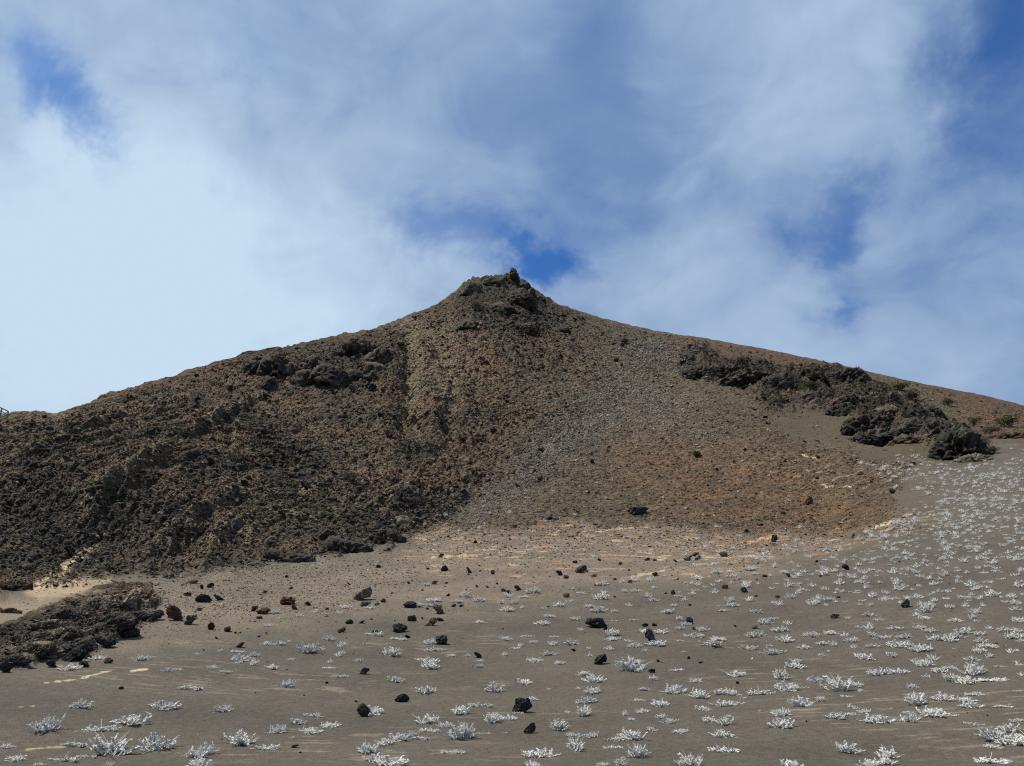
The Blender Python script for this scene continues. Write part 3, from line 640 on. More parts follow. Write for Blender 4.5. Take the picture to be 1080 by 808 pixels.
PT = [
 (0, 698, [(510, 290, 130), (295, 435, 210), (830, 395, 200), (640, 440, 190, 'c'), (30, 545, 80), (110, 628, 90, 't'), (985, 555, 200), (690, 580, 260, 't'), (400, 630, 200, 'c'), (485, 535, 140, 'c'), (1050, 300, 150), (440, 55, 100, 't'),
           (1060, 65, 60), (690, 668, 70, 't'), (245, 655, 60), (560, 610, 120, 'c')]),
 (180, 698, [(40, 55, 60), (265, 45, 60), (340, 72, 80), (440, 10, 50), (525, 22, 55), (645, 45, 75), (1000, 45, 80, 'c'), (1060, 100, 80, 'c'), (140, 180, 140, 'c'), (740, 160, 120), (330, 315, 130), (805, 395, 90), (895, 350, 110),
             (1000, 420, 110), (670, 450, 120), (875, 455, 110), (445, 520, 170), (610, 555, 140), (170, 600, 170), (175, 668, 140), (770, 485, 40)]),
 (360, 698, [(20, 100, 60), (345, 130, 100), (560, 45, 140), (880, 40, 60, 't'), (540, 200, 110), (965, 190, 120), (205, 335, 120), (755, 330, 120), (890, 290, 160, 'c'), (540, 390, 110, 't'), (555, 445, 130, 'c'), (505, 495, 110, 'c'),
             (660, 415, 90), (755, 490, 160, 't'), (440, 475, 90), (360, 500, 150), (270, 530, 130), (170, 580, 120, 't'), (210, 630, 140), (330, 660, 170), (960, 385, 120, 't'), (1050, 370, 100), (905, 460, 80, 'c'), (710, 580, 150, 'c'), (310, 570, 40), (1040, 455, 30)]),
 (540, 698, [(295, 18, 60), (85, 140, 90), (230, 180, 40), (130, 245, 80), (460, 90, 80, 't'), (520, 130, 120), (515, 200, 100), (490, 260, 110), (455, 345, 120, 't'), (415, 175, 35), (415, 265, 50), (755, 60, 150, 't'), (895, 115, 80), (835, 185, 70, 't'),
             (1040, 60, 90, 'c'), (1025, 200, 120), (800, 250, 60), (935, 285, 130), (825, 325, 90), (720, 340, 50), (755, 370, 60), (945, 355, 90), (1000, 390, 90), (1050, 450, 90), (295, 435, 140, 't'), (390, 475, 90), (400, 560, 120, 't'), (505, 480, 100),
             (350, 325, 40), (665, 500, 110), (760, 490, 130, 't'), (625, 550, 110, 'c'), (790, 605, 120, 't'), (885, 440, 60), (160, 605, 200), (575, 660, 70), (690, 665, 90, 't'), (10, 370, 50), (40, 330, 70, 'c'), (1065, 640, 60), (130, 665, 100)]),
 (720, 698, [(80, 130, 90), (340, 95, 90, 't'), (620, 115, 120, 't'), (675, 185, 120), (715, 40, 110), (850, 130, 80), (765, 170, 80, 'c'), (1000, 185, 170, 't'), (1050, 225, 80, 'c'), (750, 285, 120, 't'), (870, 250, 70, 't'), (495, 210, 150, 'c'), (235, 205, 90),
             (310, 215, 100, 't'), (280, 280, 140), (105, 230, 110, 't'), (390, 235, 40), (130, 310, 90), (170, 380, 90), (265, 395, 110), (285, 350, 70), (260, 475, 130), (245, 570, 180, 'c'), (10, 445, 60), (60, 665, 150, 't'), (610, 345, 100), (625, 415, 140),
             (970, 360, 110), (1060, 340, 80), (1065, 290, 50), (1030, 575, 140, 't'), (690, 668, 120), (490, 315, 20)]),
 (900, 698, [(145, 85, 110), (285, 75, 110), (440, 30, 90), (545, 70, 80), (610, 50, 70), (760, 85, 130, 't'), (945, 35, 80, 'c'), (1045, 25, 50), (1065, 90, 50), (880, 125, 170, 'c'), (620, 120, 130), (715, 140, 110), (370, 165, 65), (465, 100, 50, 'c'), (30, 160, 90, 't'),
             (45, 190, 40), (565, 245, 130), (400, 270, 120, 't'), (500, 340, 180), (350, 330, 80), (355, 378, 120), (700, 250, 100), (740, 290, 110), (760, 215, 110, 'c'), (960, 290, 110, 'c'), (1050, 190, 70, 'c'), (70, 325, 90), (150, 385, 160), (740, 400, 80), (800, 405, 90, 'c'),
             (900, 500, 150, 't'), (990, 440, 110), (1000, 520, 170), (880, 545, 90), (1060, 500, 60), (30, 570, 80), (110, 665, 130), (220, 610, 110, 't'), (200, 645, 120), (880, 640, 190, 'c'), (1040, 380, 100, 'c'), (10, 300, 50), (240, 300, 20)]),
 (0, 590, [(905, 640, 90), (610, 635, 90)]),
 (180, 590, [(315, 585, 60), (170, 605, 50), (430, 592, 90, 'c'), (455, 645, 90), (525, 615, 70), (615, 545, 60), (700, 545, 70), (750, 525, 50), (870, 590, 130), (1005, 515, 80), (760, 640, 45), (530, 658, 50), (1010, 658, 40), (1065, 615, 50), (1070, 555, 40),
             (985, 350, 60, 'c'), (820, 365, 50, 'c'), (650, 345, 60), (700, 380, 60, 'c'), (620, 425, 50, 'c'), (910, 340, 40), (1065, 350, 40)]),
 (360, 590, [(205, 190, 50), (20, 310, 70), (490, 300, 90), (575, 270, 80), (560, 300, 60), (735, 275, 80), (790, 240, 80), (865, 270, 80), (1010, 280, 50), (1050, 330, 90), (1050, 240, 50), (205, 485, 120, 'c'), (365, 512, 110, 'c'), (170, 540, 70, 'c'), (10, 545, 40),
             (320, 610, 130), (590, 582, 120, 'c'), (555, 538, 70), (695, 615, 75), (490, 640, 70), (570, 658, 90), (115, 650, 60), (1035, 515, 70), (1030, 610, 50), (880, 405, 60), (875, 648, 60), (800, 615, 40), (180, 315, 60), (230, 305, 50), (540, 168, 60), (10, 600, 30)]),
 (540, 590, [(20, 285, 60), (125, 215, 80), (195, 235, 35), (75, 245, 60), (295, 300, 70), (375, 270, 55), (200, 315, 50), (235, 370, 70), (190, 415, 90), (65, 310, 40), (435, 220, 60), (560, 255, 90), (585, 215, 50), (565, 165, 80), (490, 305, 60), (545, 335, 90), (575, 310, 40),
             (405, 385, 70), (650, 338, 60), (640, 395, 60, 'c'), (640, 480, 110), (635, 515, 80), (430, 455, 35), (95, 495, 70), (265, 495, 55), (135, 530, 60), (385, 540, 75), (255, 545, 80), (235, 610, 80), (20, 570, 60), (60, 555, 40), (485, 570, 50), (615, 575, 60), (135, 652, 90),
             (490, 615, 45), (780, 210, 60), (715, 210, 40), (900, 185, 40), (870, 140, 50), (690, 150, 40), (770, 140, 50), (960, 110, 50), (700, 70, 50), (1030, 130, 50), (860, 240, 50), (895, 270, 60), (740, 300, 50), (985, 340, 80), (1055, 240, 60), (775, 390, 60, 'c'), (1060, 385, 60),
             (1060, 445, 60), (835, 465, 80), (950, 472, 90), (775, 560, 85), (910, 548, 120), (845, 580, 50), (1060, 520, 50), (785, 658, 80), (740, 525, 50), (300, 655, 60)]),
 (720, 590, [(70, 45, 50), (205, 40, 60), (300, 35, 80), (215, 90, 60), (300, 85, 50), (95, 130, 70), (300, 115, 60), (430, 70, 80), (455, 100, 60), (480, 160, 30), (590, 50, 50), (640, 90, 60), (700, 75, 50), (735, 110, 50), (770, 85, 50), (810, 105, 60), (895, 70, 40), (890, 100, 60),
             (960, 80, 50), (1000, 110, 40), (1065, 120, 50), (655, 138, 50), (600, 160, 50), (670, 175, 60), (740, 160, 40), (820, 175, 60), (990, 160, 60), (905, 195, 50), (730, 220, 40), (757, 200, 25), (190, 170, 55), (85, 170, 50), (70, 205, 70), (205, 220, 50), (310, 155, 40),
             (400, 180, 60), (565, 190, 50), (920, 265, 75), (825, 290, 60), (575, 280, 60), (610, 295, 50), (300, 270, 55), (310, 300, 70), (265, 330, 80, 'c'), (465, 340, 80), (570, 385, 90), (525, 410, 80), (665, 415, 60), (605, 458, 90), (450, 492, 105), (650, 522, 105), (815, 490, 90),
             (930, 475, 80), (885, 540, 80), (775, 568, 88), (955, 550, 50), (925, 585, 40), (870, 610, 60), (420, 572, 105), (570, 602, 115), (545, 550, 50), (1045, 378, 60), (1025, 490, 60), (1060, 525, 70), (100, 497, 75), (120, 455, 70), (190, 548, 125), (220, 515, 90), (20, 420, 70),
             (20, 490, 60), (10, 590, 40), (715, 658, 95), (10, 265, 40)]),
 (900, 590, [(20, 65, 40), (100, 75, 40), (60, 95, 50), (10, 120, 30), (170, 85, 40), (230, 40, 40), (250, 90, 60), (245, 125, 40), (270, 160, 40), (285, 195, 60), (25, 205, 50), (20, 150, 40), (95, 155, 40), (85, 185, 40), (355, 75, 40), (400, 55, 50), (435, 30, 50), (425, 115, 50),
             (145, 110, 30), (590, 25, 60), (650, 60, 50), (705, 20, 50), (575, 105, 50), (545, 130, 40), (510, 165, 60), (545, 210, 35), (675, 120, 40), (665, 150, 40), (720, 90, 40), (830, 90, 50), (840, 50, 60), (905, 60, 60), (900, 80, 40), (945, 130, 50), (830, 150, 40), (770, 195, 60),
             (735, 170, 60), (805, 180, 40), (880, 150, 30), (1035, 105, 60), (1050, 175, 60), (1060, 80, 50), (130, 240, 60), (190, 260, 50), (200, 220, 35), (415, 245, 60), (425, 175, 30), (370, 195, 30), (700, 250, 80), (880, 235, 80), (1015, 245, 50), (960, 275, 60), (1050, 290, 40),
             (1035, 325, 60), (610, 310, 80), (575, 255, 25), (465, 305, 70), (455, 335, 90), (400, 360, 60), (455, 380, 70), (110, 360, 70), (160, 390, 60), (775, 345, 60), (755, 375, 50), (770, 395, 40), (650, 397, 80), (275, 447, 75), (425, 440, 90), (490, 462, 80), (30, 440, 70),
             (100, 440, 60), (110, 487, 95), (190, 502, 95), (310, 500, 80), (350, 525, 40), (520, 512, 100), (605, 522, 110), (640, 502, 100), (690, 472, 110), (730, 450, 60), (810, 482, 80), (865, 445, 40), (1045, 397, 80), (980, 462, 110), (1020, 502, 110), (1060, 460, 60), (1065, 522, 50),
             (120, 557, 78), (300, 557, 115), (440, 582, 125), (270, 540, 80), (15, 520, 40), (10, 565, 40), (70, 632, 125), (240, 617, 92), (430, 658, 90), (505, 642, 60), (640, 570, 25), (805, 527, 80), (850, 562, 100), (800, 592, 90), (860, 622, 50), (755, 642, 90), (1000, 592, 60),
             (1040, 582, 50), (1035, 658, 40)]),
]


def put(name, data, loc, label=None, cat=None, group=None, parent=None, kind=None):
    o = bpy.data.objects.new(name, data); COL.objects.link(o)
    if loc is not None:
        o.location = loc
    if label: o['label'] = label
    if cat: o['category'] = cat
    if group: o['group'] = group
    if kind: o['kind'] = kind
    if parent is not None: o.parent = parent
    return o


def metres(px, r_pt):
    d = r_pt[1] * CP + (r_pt[2] - CAMZ) * SP
    return px * d / F


# ------------------------------------------------------------------ loose rocks
rock_list = []
for x0, y0, items in RT:
    for (cx, by, w, h, col, lab) in items:
        rock_list.append([x0 + cx / 6, y0 + by / 6, w / 6, h / 6, col, lab])
named_rocks = [r for r in rock_list if r[5]]
g = random.Random(11)
small_label = {}
for i, (x, y, w, h, col, lab) in enumerate(rock_list):
    p, r = at(x, y - .5)
    W = metres(w, p) * .92; H = metres(h, p) * .97
    me, hh = ROCKS[i % len(ROCKS)]
    zone = ('near the bottom of the slope' if False else None)
    if not lab:
        if y < 612:
            lab, grp = 'small dark stone lying on the beige cinders at the hill foot', 'small stones on the beige cinders'
        elif y < 660:
            lab, grp = 'small dark stone on the ash between the middle shrubs', 'small stones between the middle shrubs'
        else:
            lab, grp = 'small dark stone on the near ash plain', 'small stones on the near ash'
    else:
        grp = 'loose lava rocks on the ash plain'
    o = put('lava_rock', me, p, lab, 'rock', grp)
    o.location.z -= .02 * H
    o.scale = (W, W * g.uniform(.75, 1.0), H / hh)
    o.rotation_euler = (0, 0, g.choice([0, math.pi]) + g.uniform(-.35, .35))
    j = g.uniform(.85, 1.2)
    o.color = (col[0] * j, col[1] * j, col[2] * j, 1)

# ------------------------------------------------------------------ crags and outcrops (each a thing)
def crag(x, y, w, h, label, col=(.05, .042, .036), col2=(.10, .07, .05), seed=0, sub=5, depth=.8, rough_=.20, name='lava_outcrop', group='lava outcrops on the hill', tilt=0.0, ropes=None, sink=.3, cut=8):
    """X, Y: middle of its foot in the photograph; W, H: size there"""
    p, r = at(x, y)
    W = metres(w, p); H = metres(h, p)
    gg = np.random.default_rng(seed + 900)
    v, f = ICO[sub]; v = v.copy()
    for _ in range(cut):
        n = gg.normal(size=3); n[2] = abs(n[2]) * .7; n /= np.linalg.norm(n); d = gg.uniform(.5, .85)
        k = v @ n - d; m = k > 0
        v[m] -= n * (k[m] * .8)[:, None]
    q = v * np.array([W * (.56 if ropes else .6), W * .6 * depth, H * (.48 if ropes else 1.05)])
    nn = v / np.linalg.norm(v, axis=1)[:, None]
    L = max(H, W * .35)
    s0 = seed % 50
    n1 = pn3(q / (L * .75), s0); n2 = ridge(pn3(q / (L * .38), s0 + 1)); n3 = ridge(pn3(q / (L * .19), s0 + 2)); n4 = pn3(q / (L * .09), s0 + 3); n5 = pn3(q / (L * .045), s0 + 4)
    disp = L * rough_ * (1.3 * n1 + 1.25 * (n2 - .4) + .8 * (n3 - .4) + .2 * n4 + .1 * n5 - .9 * np.clip(n1 * 2 - .5, 0, .6))
    if ropes:
        ux = q[:, 0] * math.cos(ropes) + q[:, 2] * math.sin(ropes)
        vx = -q[:, 0] * math.sin(ropes) + q[:, 2] * math.cos(ropes) + .25 * L * pn3(q / (L * .8), s0 + 8)
        rr = ridge(pn3(np.stack([ux / (L * 1.1), vx / (L * .09), q[:, 1] / (L * .7)], -1), s0 + 9)) + .6 * ridge(pn3(np.stack([ux / (L * .8), vx / (L * .045), q[:, 1] / (L * .7)], -1), s0 + 10))
        disp = L * rough_ * (1.0 * n1 + .5 * (n2 - .4) + .75 * rr + .22 * n4 + .12 * n5 - .8 * ss(.15, .4, pn3(q / (L * .3), s0 + 12)))
    q = q + nn * disp[:, None]
    q = q + nn * (L * rough_ * (.30 * n4 + .22 * n5 + .35 * (n3 - .4)))[:, None]
    for _ in range(26 if not ropes else 8):
        n = gg.normal(size=3); n[2] = abs(n[2]) * .8; n /= np.linalg.norm(n)
        sup = (q @ n); d = np.percentile(sup, gg.uniform(94, 99.6))
        k = sup - d; m = k > 0
        q[m] -= n * (k[m] * .85)[:, None]
    n6 = pn3(q / (L * .06), s0 + 20); n7 = ridge(pn3(q / (L * .13), s0 + 21))
    q = q + nn * (L * rough_ * (.16 * n5 + .16 * n6 + .26 * (n7 - .45)))[:, None]
    q[:, 2] += tilt * q[:, 0]
    cols = np.array(col)[None] * (1 - ss(-.1, .5, n1 + .5 * n4))[:, None] + np.array(col2)[None] * ss(-.1, .5, n1 + .5 * n4)[:, None]
    cols = cols * (.85 + .5 * n5 + .3 * n4)[:, None]
    me = mesh_from(name, q, f, True); me.materials.append(M_CRAG); add_colour(me, cols)
    o = put(name, me, (p[0], p[1] + W * .1, p[2] - H * sink * .35), label, 'rock outcrop' if name == 'lava_outcrop' else 'lava ridge', group)
    o.rotation_euler.z = -math.atan2(p[0], p[1]) * .8
    return o


DK = (.036, .029, .023); DK2 = (.070, .051, .034); OL = (.075, .064, .038)
crags = [
 # summit
 (542, 300, 9, 23, 'upright dark rock pinnacle at the very top of the peak', DK, (.055, .042, .036), 5, 1.0, .16),
 (553, 305, 15, 10, 'jagged dark block just beside the summit pinnacle on the steep skyline', DK, DK2, 4, .8, .2),
 (569, 316, 13, 5, 'small dark knob on the skyline a little below the summit blocks', DK, DK2, 4, .8, .2),
 (522, 299, 26, 8, 'rounded lumpy crest rock on the gentler side of the summit pinnacle', DK2, OL, 4, .8, .2),
 (497, 308, 26, 10, 'brown sloping crest rock at the shoulder of the summit', (.06, .046, .036), DK2, 4, .8, .2),
 (548, 318, 34, 13, 'wide dark crag directly beneath the summit pinnacle', DK, DK2, 5, .7, .22),
 (492, 345, 34, 10, 'dark broken crag under the pale green shrub near the summit', DK, DK2, 4, .7, .24),
 (552, 350, 42, 11, 'dark broken crag between the peak and the scree', DK, DK2, 5, .7, .24),
 (592, 350, 24, 8, 'small isolated dark crag on the flank beyond the summit', DK, (.05, .035, .03), 4, .7, .24),
 (535, 297, 9, 12, 'squat dark block on the crest between the pinnacle and the rounded crest rock', DK, DK2, 4, .9, .2),
 (561, 312, 8, 12, 'small upright tooth of rock below the jagged block on the steep skyline', DK, DK2, 4, .9, .2),
 (512, 297, 14, 9, 'low jagged rim rock on the gentle shoulder of the summit', DK, DK2, 4, .9, .2),
 (530, 330, 40, 14, 'broad broken dark crag under the yellow green summit bush', DK, DK2, 5, .7, .24),
 # crest on the left
 (268, 395, 39.6, 20.8, 'black crag standing first on the long crest', DK, DK2, 5, .7, .24),
 (290, 392, 37.4, 26, 'tall hollow black crag on the long crest', DK, DK2, 5, .7, .26),
 (276, 410, 33, 16.9, 'low dark crag below the hollow black crest crag', DK, DK2, 5, .7, .24),
 (330, 388, 37.4, 18.2, 'knobbly dark crag in the middle of the crest outcrops', DK, OL, 5, .7, .24),
 (345, 402, 46.2, 19.5, 'wide dark overhanging crag beneath the crest knobs', DK, DK2, 5, .7, .26),
 (322, 404, 28.6, 18.2, 'dark crag with deep shade beside the wide overhanging one', DK, DK2, 4, .7, .26),
 (372, 376, 44, 26, 'large dark dome of lava where the crest outcrops meet the brown gully', DK, DK2, 5, .7, .24),
 (399, 382, 35.2, 20.8, 'dark lobed crag at the gully edge', DK, OL, 5, .7, .24),
 (396, 396, 30.8, 15.6, 'small olive tinged crag under the lobed gully crag', DK2, OL, 4, .7, .24),
 (375, 398, 26.4, 11.7, 'small black crag between the dome and the overhanging crag', DK, DK2, 4, .7, .24),
 # lava foot
 (430, 527, 30, 20, 'dark lava block with a tan cap above the base of the lava field', DK, (.16, .11, .08), 5, .7, .22),
 (418, 522, 12, 14, 'narrow tan faced lava block next to the dark capped one', (.10, .07, .05), (.2, .14, .1), 4, .7, .2),
 (426, 552, 24, 12, 'pale tan lava lump near the lower edge of the lava field', (.12, .09, .065), (.2, .15, .11), 4, .7, .2),
 (250, 556, 16, 14, 'smooth olive brown lava toe in the folded lava', (.10, .085, .06), (.14, .12, .085), 4, .7, .12),
 (300, 592, 60, 12, 'low folded lava shelf at the edge of the beige pebbles', DK, DK2, 5, .6, .2),
 (360, 580, 60, 16, 'black blocky lava front above the beige pebbles', DK, (.06, .055, .05), 5, .6, .24),
 (405, 572, 50, 14, 'last black blocky lava front before the scree begins', DK, (.06, .055, .05), 5, .6, .24),
 # right hand outcrops
 (738, 396, 48, 12.24, 'first broken outcrop on the far flank, beside the pale grey scree', DK, (.09, .06, .045), 5, .6, .24),
 (765, 390, 40.8, 8.64, 'reddish broken outcrop with dark hollows', (.06, .04, .032), (.13, .075, .05), 5, .6, .24),
 (785, 398, 48, 9.36, 'dark olive outcrop surrounding the green bush with a pale stem', DK, OL, 5, .6, .24),
 (822, 406, 50.4, 14.4, 'dark leaning outcrop with a steep shaded face on the flank', DK, DK2, 5, .6, .25),
 (852, 398, 40.8, 12.96, 'rugged black outcrop below the skyline knob', DK, (.09, .06, .045), 5, .6, .25),
 (888, 402, 60, 17.28, 'large dark knob breaking the far skyline', DK, (.075, .05, .04), 6, .6, .22),
 (850, 424, 60, 10.08, 'low dark outcrop below the yellow green bush', DK, (.08, .06, .045), 5, .6, .24),
 (903, 428, 55.2, 17.28, 'arched outcrop with a red lined hollow', (.05, .036, .03), (.12, .07, .05), 6, .6, .24),
 (888, 436, 40.8, 14.4, 'dark slanting outcrop under the red lined arch', DK, (.07, .06, .05), 5, .6, .24),
 (915, 446, 45.6, 12.96, 'dark rubble covered outcrop under the arch', DK, DK2, 5, .6, .24),
 (940, 442, 43.2, 18.72, 'brown outcrop between the arch and the big black crag', (.06, .048, .038), (.14, .095, .07), 5, .6, .22),
 (962, 452, 40.8, 14.4, 'brown outcrop with dark hollow leaning on the big black crag', (.055, .045, .036), (.12, .085, .06), 5, .6, .24),
 (984, 440, 19.2, 15.84, 'small black knob standing above the big black crag', DK, (.06, .055, .04), 5, .8, .2),
 (992, 456, 40.8, 18.72, 'upper shoulder of craggy dark lava above the big black crag', DK, (.07, .062, .05), 5, .7, .24),
 (1014, 476, 50, 36, 'biggest rounded black crag at the end of the outcrop line', (.028, .024, .020), (.075, .066, .045), 6, .75, .22),
 (925, 462, 67.2, 6.48, 'low dark rubble shelf on the edge of the smooth olive ash', DK, (.07, .066, .055), 5, .5, .26),
 (968, 466, 60, 6.48, 'low brown rubble shelf beside the smooth dark ash', DK2, OL, 5, .5, .26),
 (1030, 486, 40, 6.4, 'olive grey low outcrop at the toe of the biggest black crag', (.085, .08, .055), (.15, .14, .09), 5, .5, .26),
 (1060, 462, 48, 5.76, 'thin dark ledge under the green bushes by the frame edge', DK, (.12, .07, .05), 5, .5, .24),
]
for i, (x, y, w, h, lab, c1_, c2_, sub, dep, rg) in enumerate(crags):
    crag(x, y, w, h, lab, c1_, c2_, seed=i * 3 + 1, sub=sub, depth=dep, rough_=rg)
BR1 = (.050, .038, .028); BR2 = (.19, .14, .092); BK1 = (.028, .024, .020); BK2 = (.065, .052, .040)
ridge_parts = [
 (18, 678, 44, 15, 'dark folded lava slab on the ridge crest nearest the frame edge', BR1, BR2, .5),
 (44, 663, 44, 16, 'brown striped slab second along the folded ridge crest', BR1, BR2, .6),
 (72, 652, 42, 18, 'brown ropy slab in the middle of the folded ridge crest', BR1, BR2, .75),
 (101, 643, 40, 22, 'brightest ropy slab with steep parallel tan ridges', (.07, .052, .036), (.26, .19, .125), 1.0),
 (126, 637, 30, 18, 'dark brown slab between the bright ropy one and the tan block', BR1, BR2, .7),
 (146, 633, 26, 20, 'tan topped lava block at the high end of the folded ridge', (.05, .038, .028), (.25, .17, .105), .9),
 (34, 686, 42, 14, 'long striped slab on the front face of the ridge near the frame edge', BR1, BR2, .5),
 (64, 672, 44, 16, 'lumpy brown slab low on the front face of the ridge', BR1, BR2, .45),
 (92, 662, 40, 18, 'dark ribbed slab under the brightest ropy slab', BK1, BR2, .6),
 (120, 656, 36, 16, 'gnarled black lava below the dark brown slab', BK1, BK2, .4),
 (144, 650, 28, 14, 'black hollow lava lump below the tan topped block', BK1, BK2, .4),
 (10, 697, 34, 11, 'lowest black lava lobe of the ridge at the frame edge', BK1, BK2, .35),
 (46, 692, 38, 6, 'thin pale edged lava slab lying on cream sand', (.06, .045, .034), (.17, .13, .09), .2),
 (80, 683, 32, 10, 'low black lava hump at the foot of the ridge', BK1, BK2, .3),
 (102, 676, 34, 12, 'black rubbly lava bank beneath the ribbed slab', BK1, BK2, .3),
 (128, 668, 30, 11, 'small black lava bank beneath the gnarled lava', BK1, BK2, .3),
 (160, 648, 18, 8, 'grey brown lava toe where the ridge meets the red boulder', (.06, .05, .04), (.14, .115, .09), .3),
 (6, 646, 26, 10, 'small dark lava hump on sand by the frame edge', BR1, BR2, .4),
 (8, 620, 40, 10, 'dark lava toe above the pale sand by the frame edge', DK, DK2, .4),
]
for i, (x, y, w, h, lab, c1_, c2_, rp) in enumerate(ridge_parts):
    crag(x, y, w, h, lab, c1_, c2_, seed=300 + i * 5, sub=6 if w > 38 else 5, depth=.6, rough_=.22, name='folded_lava', group='folded lava ridge on the plain', tilt=.12, ropes=rp, sink=.25, cut=5)

# ------------------------------------------------------------------ rubble on the slopes, gravel on the plain
def scatter(name, pts, sizes, cols, label, sub=1, squash=.7, protos=8, seed=0):
    gg = np.random.default_rng(seed)
    pv = []
    for s in range(protos):
        v, f = ICO[sub]; v = v * gg.uniform(.55, 1.15, size=(len(v), 1)) * np.array([1, gg.uniform(.6, 1), squash * gg.uniform(.7, 1.1)])
        pv.append(v / 2)
    f = ICO[sub][1]
    n = len(pts); k = len(pv[0])
    which = gg.integers(0, protos, n); th = gg.uniform(0, 2 * math.pi, n)
    P = np.array(pv)[which]
    c, s = np.cos(th)[:, None], np.sin(th)[:, None]
    tl = gg.normal(size=(n, 1)) * .35
    X = P[:, :, 0] * c - P[:, :, 1] * s; Y = P[:, :, 0] * s + P[:, :, 1] * c; Zz = P[:, :, 2] + X * tl
    V_ = np.stack([X, Y, Zz], -1) * np.array(sizes)[:, None, None] + np.array(pts)[:, None, :]
    F_ = (f[None] + (np.arange(n) * k)[:, None, None]).reshape(-1, 3)
    me = mesh_from(name, V_.reshape(-1, 3), F_, False)
    add_colour(me, np.repeat(np.array(cols), k, axis=0)); me.materials.append(M_CRAG)
    o = put(name, me, None, label, None, None, kind='stuff')
    return o


def sky_y(x):
    return np.interp(x, [p[0] for p in SKY], [p[1] for p in SKY])


def gather(n, box, keep, size_px, colfn, seed):
    gg = np.random.default_rng(seed)
    P, Sz, Cc, N_ = [], [], [], 0
    while N_ < n:
        x = gg.uniform(box[0], box[2]); y = gg.uniform(box[1], box[3])
        if y < sky_y(x) + 2: continue
        if gg.random() > keep(x, y): continue
        p, r = at(x, y)
        s = metres(size_px(gg, x, y), p)
        P.append(p + np.array([0, 0, s * .05])); Sz.append(s); Cc.append(colfn(gg, x, y)); N_ += 1
    return P, Sz, Cc


s1 = lambda m, x, y: float(sample(m, np.array([x]), np.array([y]))[0])


def col_scree(gg, x, y):
    c = colour_at(x, y)
    t = gg.random(); g_ = s1(m_grey, x, y)
    k = gg.uniform(.65, 1.5)
    if t < .05 + .50 * g_: return np.array((.22, .205, .17)) * gg.uniform(.6, 1.2)
    if t < .17 + .4 * g_: return np.array((.045, .035, .026)) * k
    if t < .48 + .4 * g_: return (c * .5 + np.array((.17, .135, .095)) * .5) * k
    return c * k


P, Sz, Cc = gather(52000, (-20, 290, 1100, 585), lambda x, y: s1(m_hill, x, y) * (1 - .9 * s1(m_olive, x, y)) * (.45 + .3 * s1(m_grey, x, y) + .35 * (y > 430) - .25 * (x > 1000)),
                   lambda gg, x, y: min(1.3 + gg.pareto(4) * 1.5, 4) if gg.random() < .985 else gg.uniform(3, 5.5), col_scree, 21)
scatter('rubble', P, np.minimum(Sz, 1.1), Cc, 'loose rubble of brown and grey stones covering the slopes', seed=22)


P, Sz, Cc = gather(14000, (-20, 330, 620, 690), lambda x, y: s1(m_lava, x, y) * (.15 + .6 * (y > 500) + .5 * s1(m_dark1, x, y)),
                   lambda gg, x, y: min(2 + gg.pareto(2.6) * 2.2, 8),
                   lambda gg, x, y: (np.array((.028, .024, .020)) if gg.random() < .4 + .3 * s1(m_dark1, x, y) else np.array((.13, .10, .068)) if gg.random() < .2 else colour_at(x, y)) * gg.uniform(.7, 1.5), 27)
scatter('lava_rubble', P, np.minimum(Sz, 1.0), Cc, 'black and brown broken lava rubble covering the rough lower slope', seed=28)


P2, S2, C2 = gather(9500, (440, 345, 800, 560), lambda x, y: s1(m_grey, x, y) ** 1.5,
                    lambda gg, x, y: min(1.5 + gg.pareto(4) * 1.4, 3.6),
                    lambda gg, x, y: np.array((.235, .205, .175)) * gg.uniform(.6, 1.25), 29)
hem = poly([(450, 560), (540, 546), (700, 548), (860, 552), (950, 540), (975, 552), (880, 578), (780, 590), (600, 582), (480, 584), (420, 590)], 9, 1.6)
P3, S3, C3 = gather(3600, (420, 530, 1000, 600), lambda x, y: s1(hem, x, y) * (1 - (y - 545) / 60), lambda gg, x, y: min(1.4 + gg.pareto(3) * 1.3, 5),
                    lambda gg, x, y: (np.array((.045, .036, .028)) if gg.random() < .5 else np.array((.12, .075, .045)) if gg.random() < .5 else np.array((.2, .17, .135))) * gg.uniform(.7, 1.3), 33)
P2 += P3; S2 += S3; C2 += C3
scatter('pale_scree', P2, np.minimum(S2, .8), C2, 'pale and brown stones strewn down the open fan and along its foot', seed=30)


def col_gravel(gg, x, y):
    t = gg.random()
    if t < .35: return np.array((.05, .044, .04)) * gg.uniform(.7, 1.5)
    if t < .75: return np.array((.27, .23, .18)) * gg.uniform(.7, 1.3)
    return colour_at(x, y) * gg.uniform(.7, 1.3)


P, Sz, Cc = gather(17000, (-10, 550, 1090, 700), lambda x, y: min(1, .95 * s1(m_pebble, x, y) + .35 * s1(m_cream, x, y) + .16 * s1(m_beige, x, y) + .02) * (y > 0),
                   lambda gg, x, y: min(1.1 + gg.pareto(3.2) * 1.0, 3.6), col_gravel, 23)
scatter('gravel', P, Sz, Cc, 'loose pale and dark gravel strewn over the beige ash', seed=24)
P, Sz, Cc = gather(14000, (-10, 640, 1090, 812), lambda x, y: .5, lambda gg, x, y: .5 + min(gg.pareto(4) * .5, 1.7), lambda gg, x, y: (np.array((.05, .042, .035)) if gg.random() < .6 else np.array((.17, .145, .11))) * gg.uniform(.7, 1.4), 25)
scatter('pebbles', P, Sz, Cc, 'tiny pebbles lying on the near dark ash', seed=26)

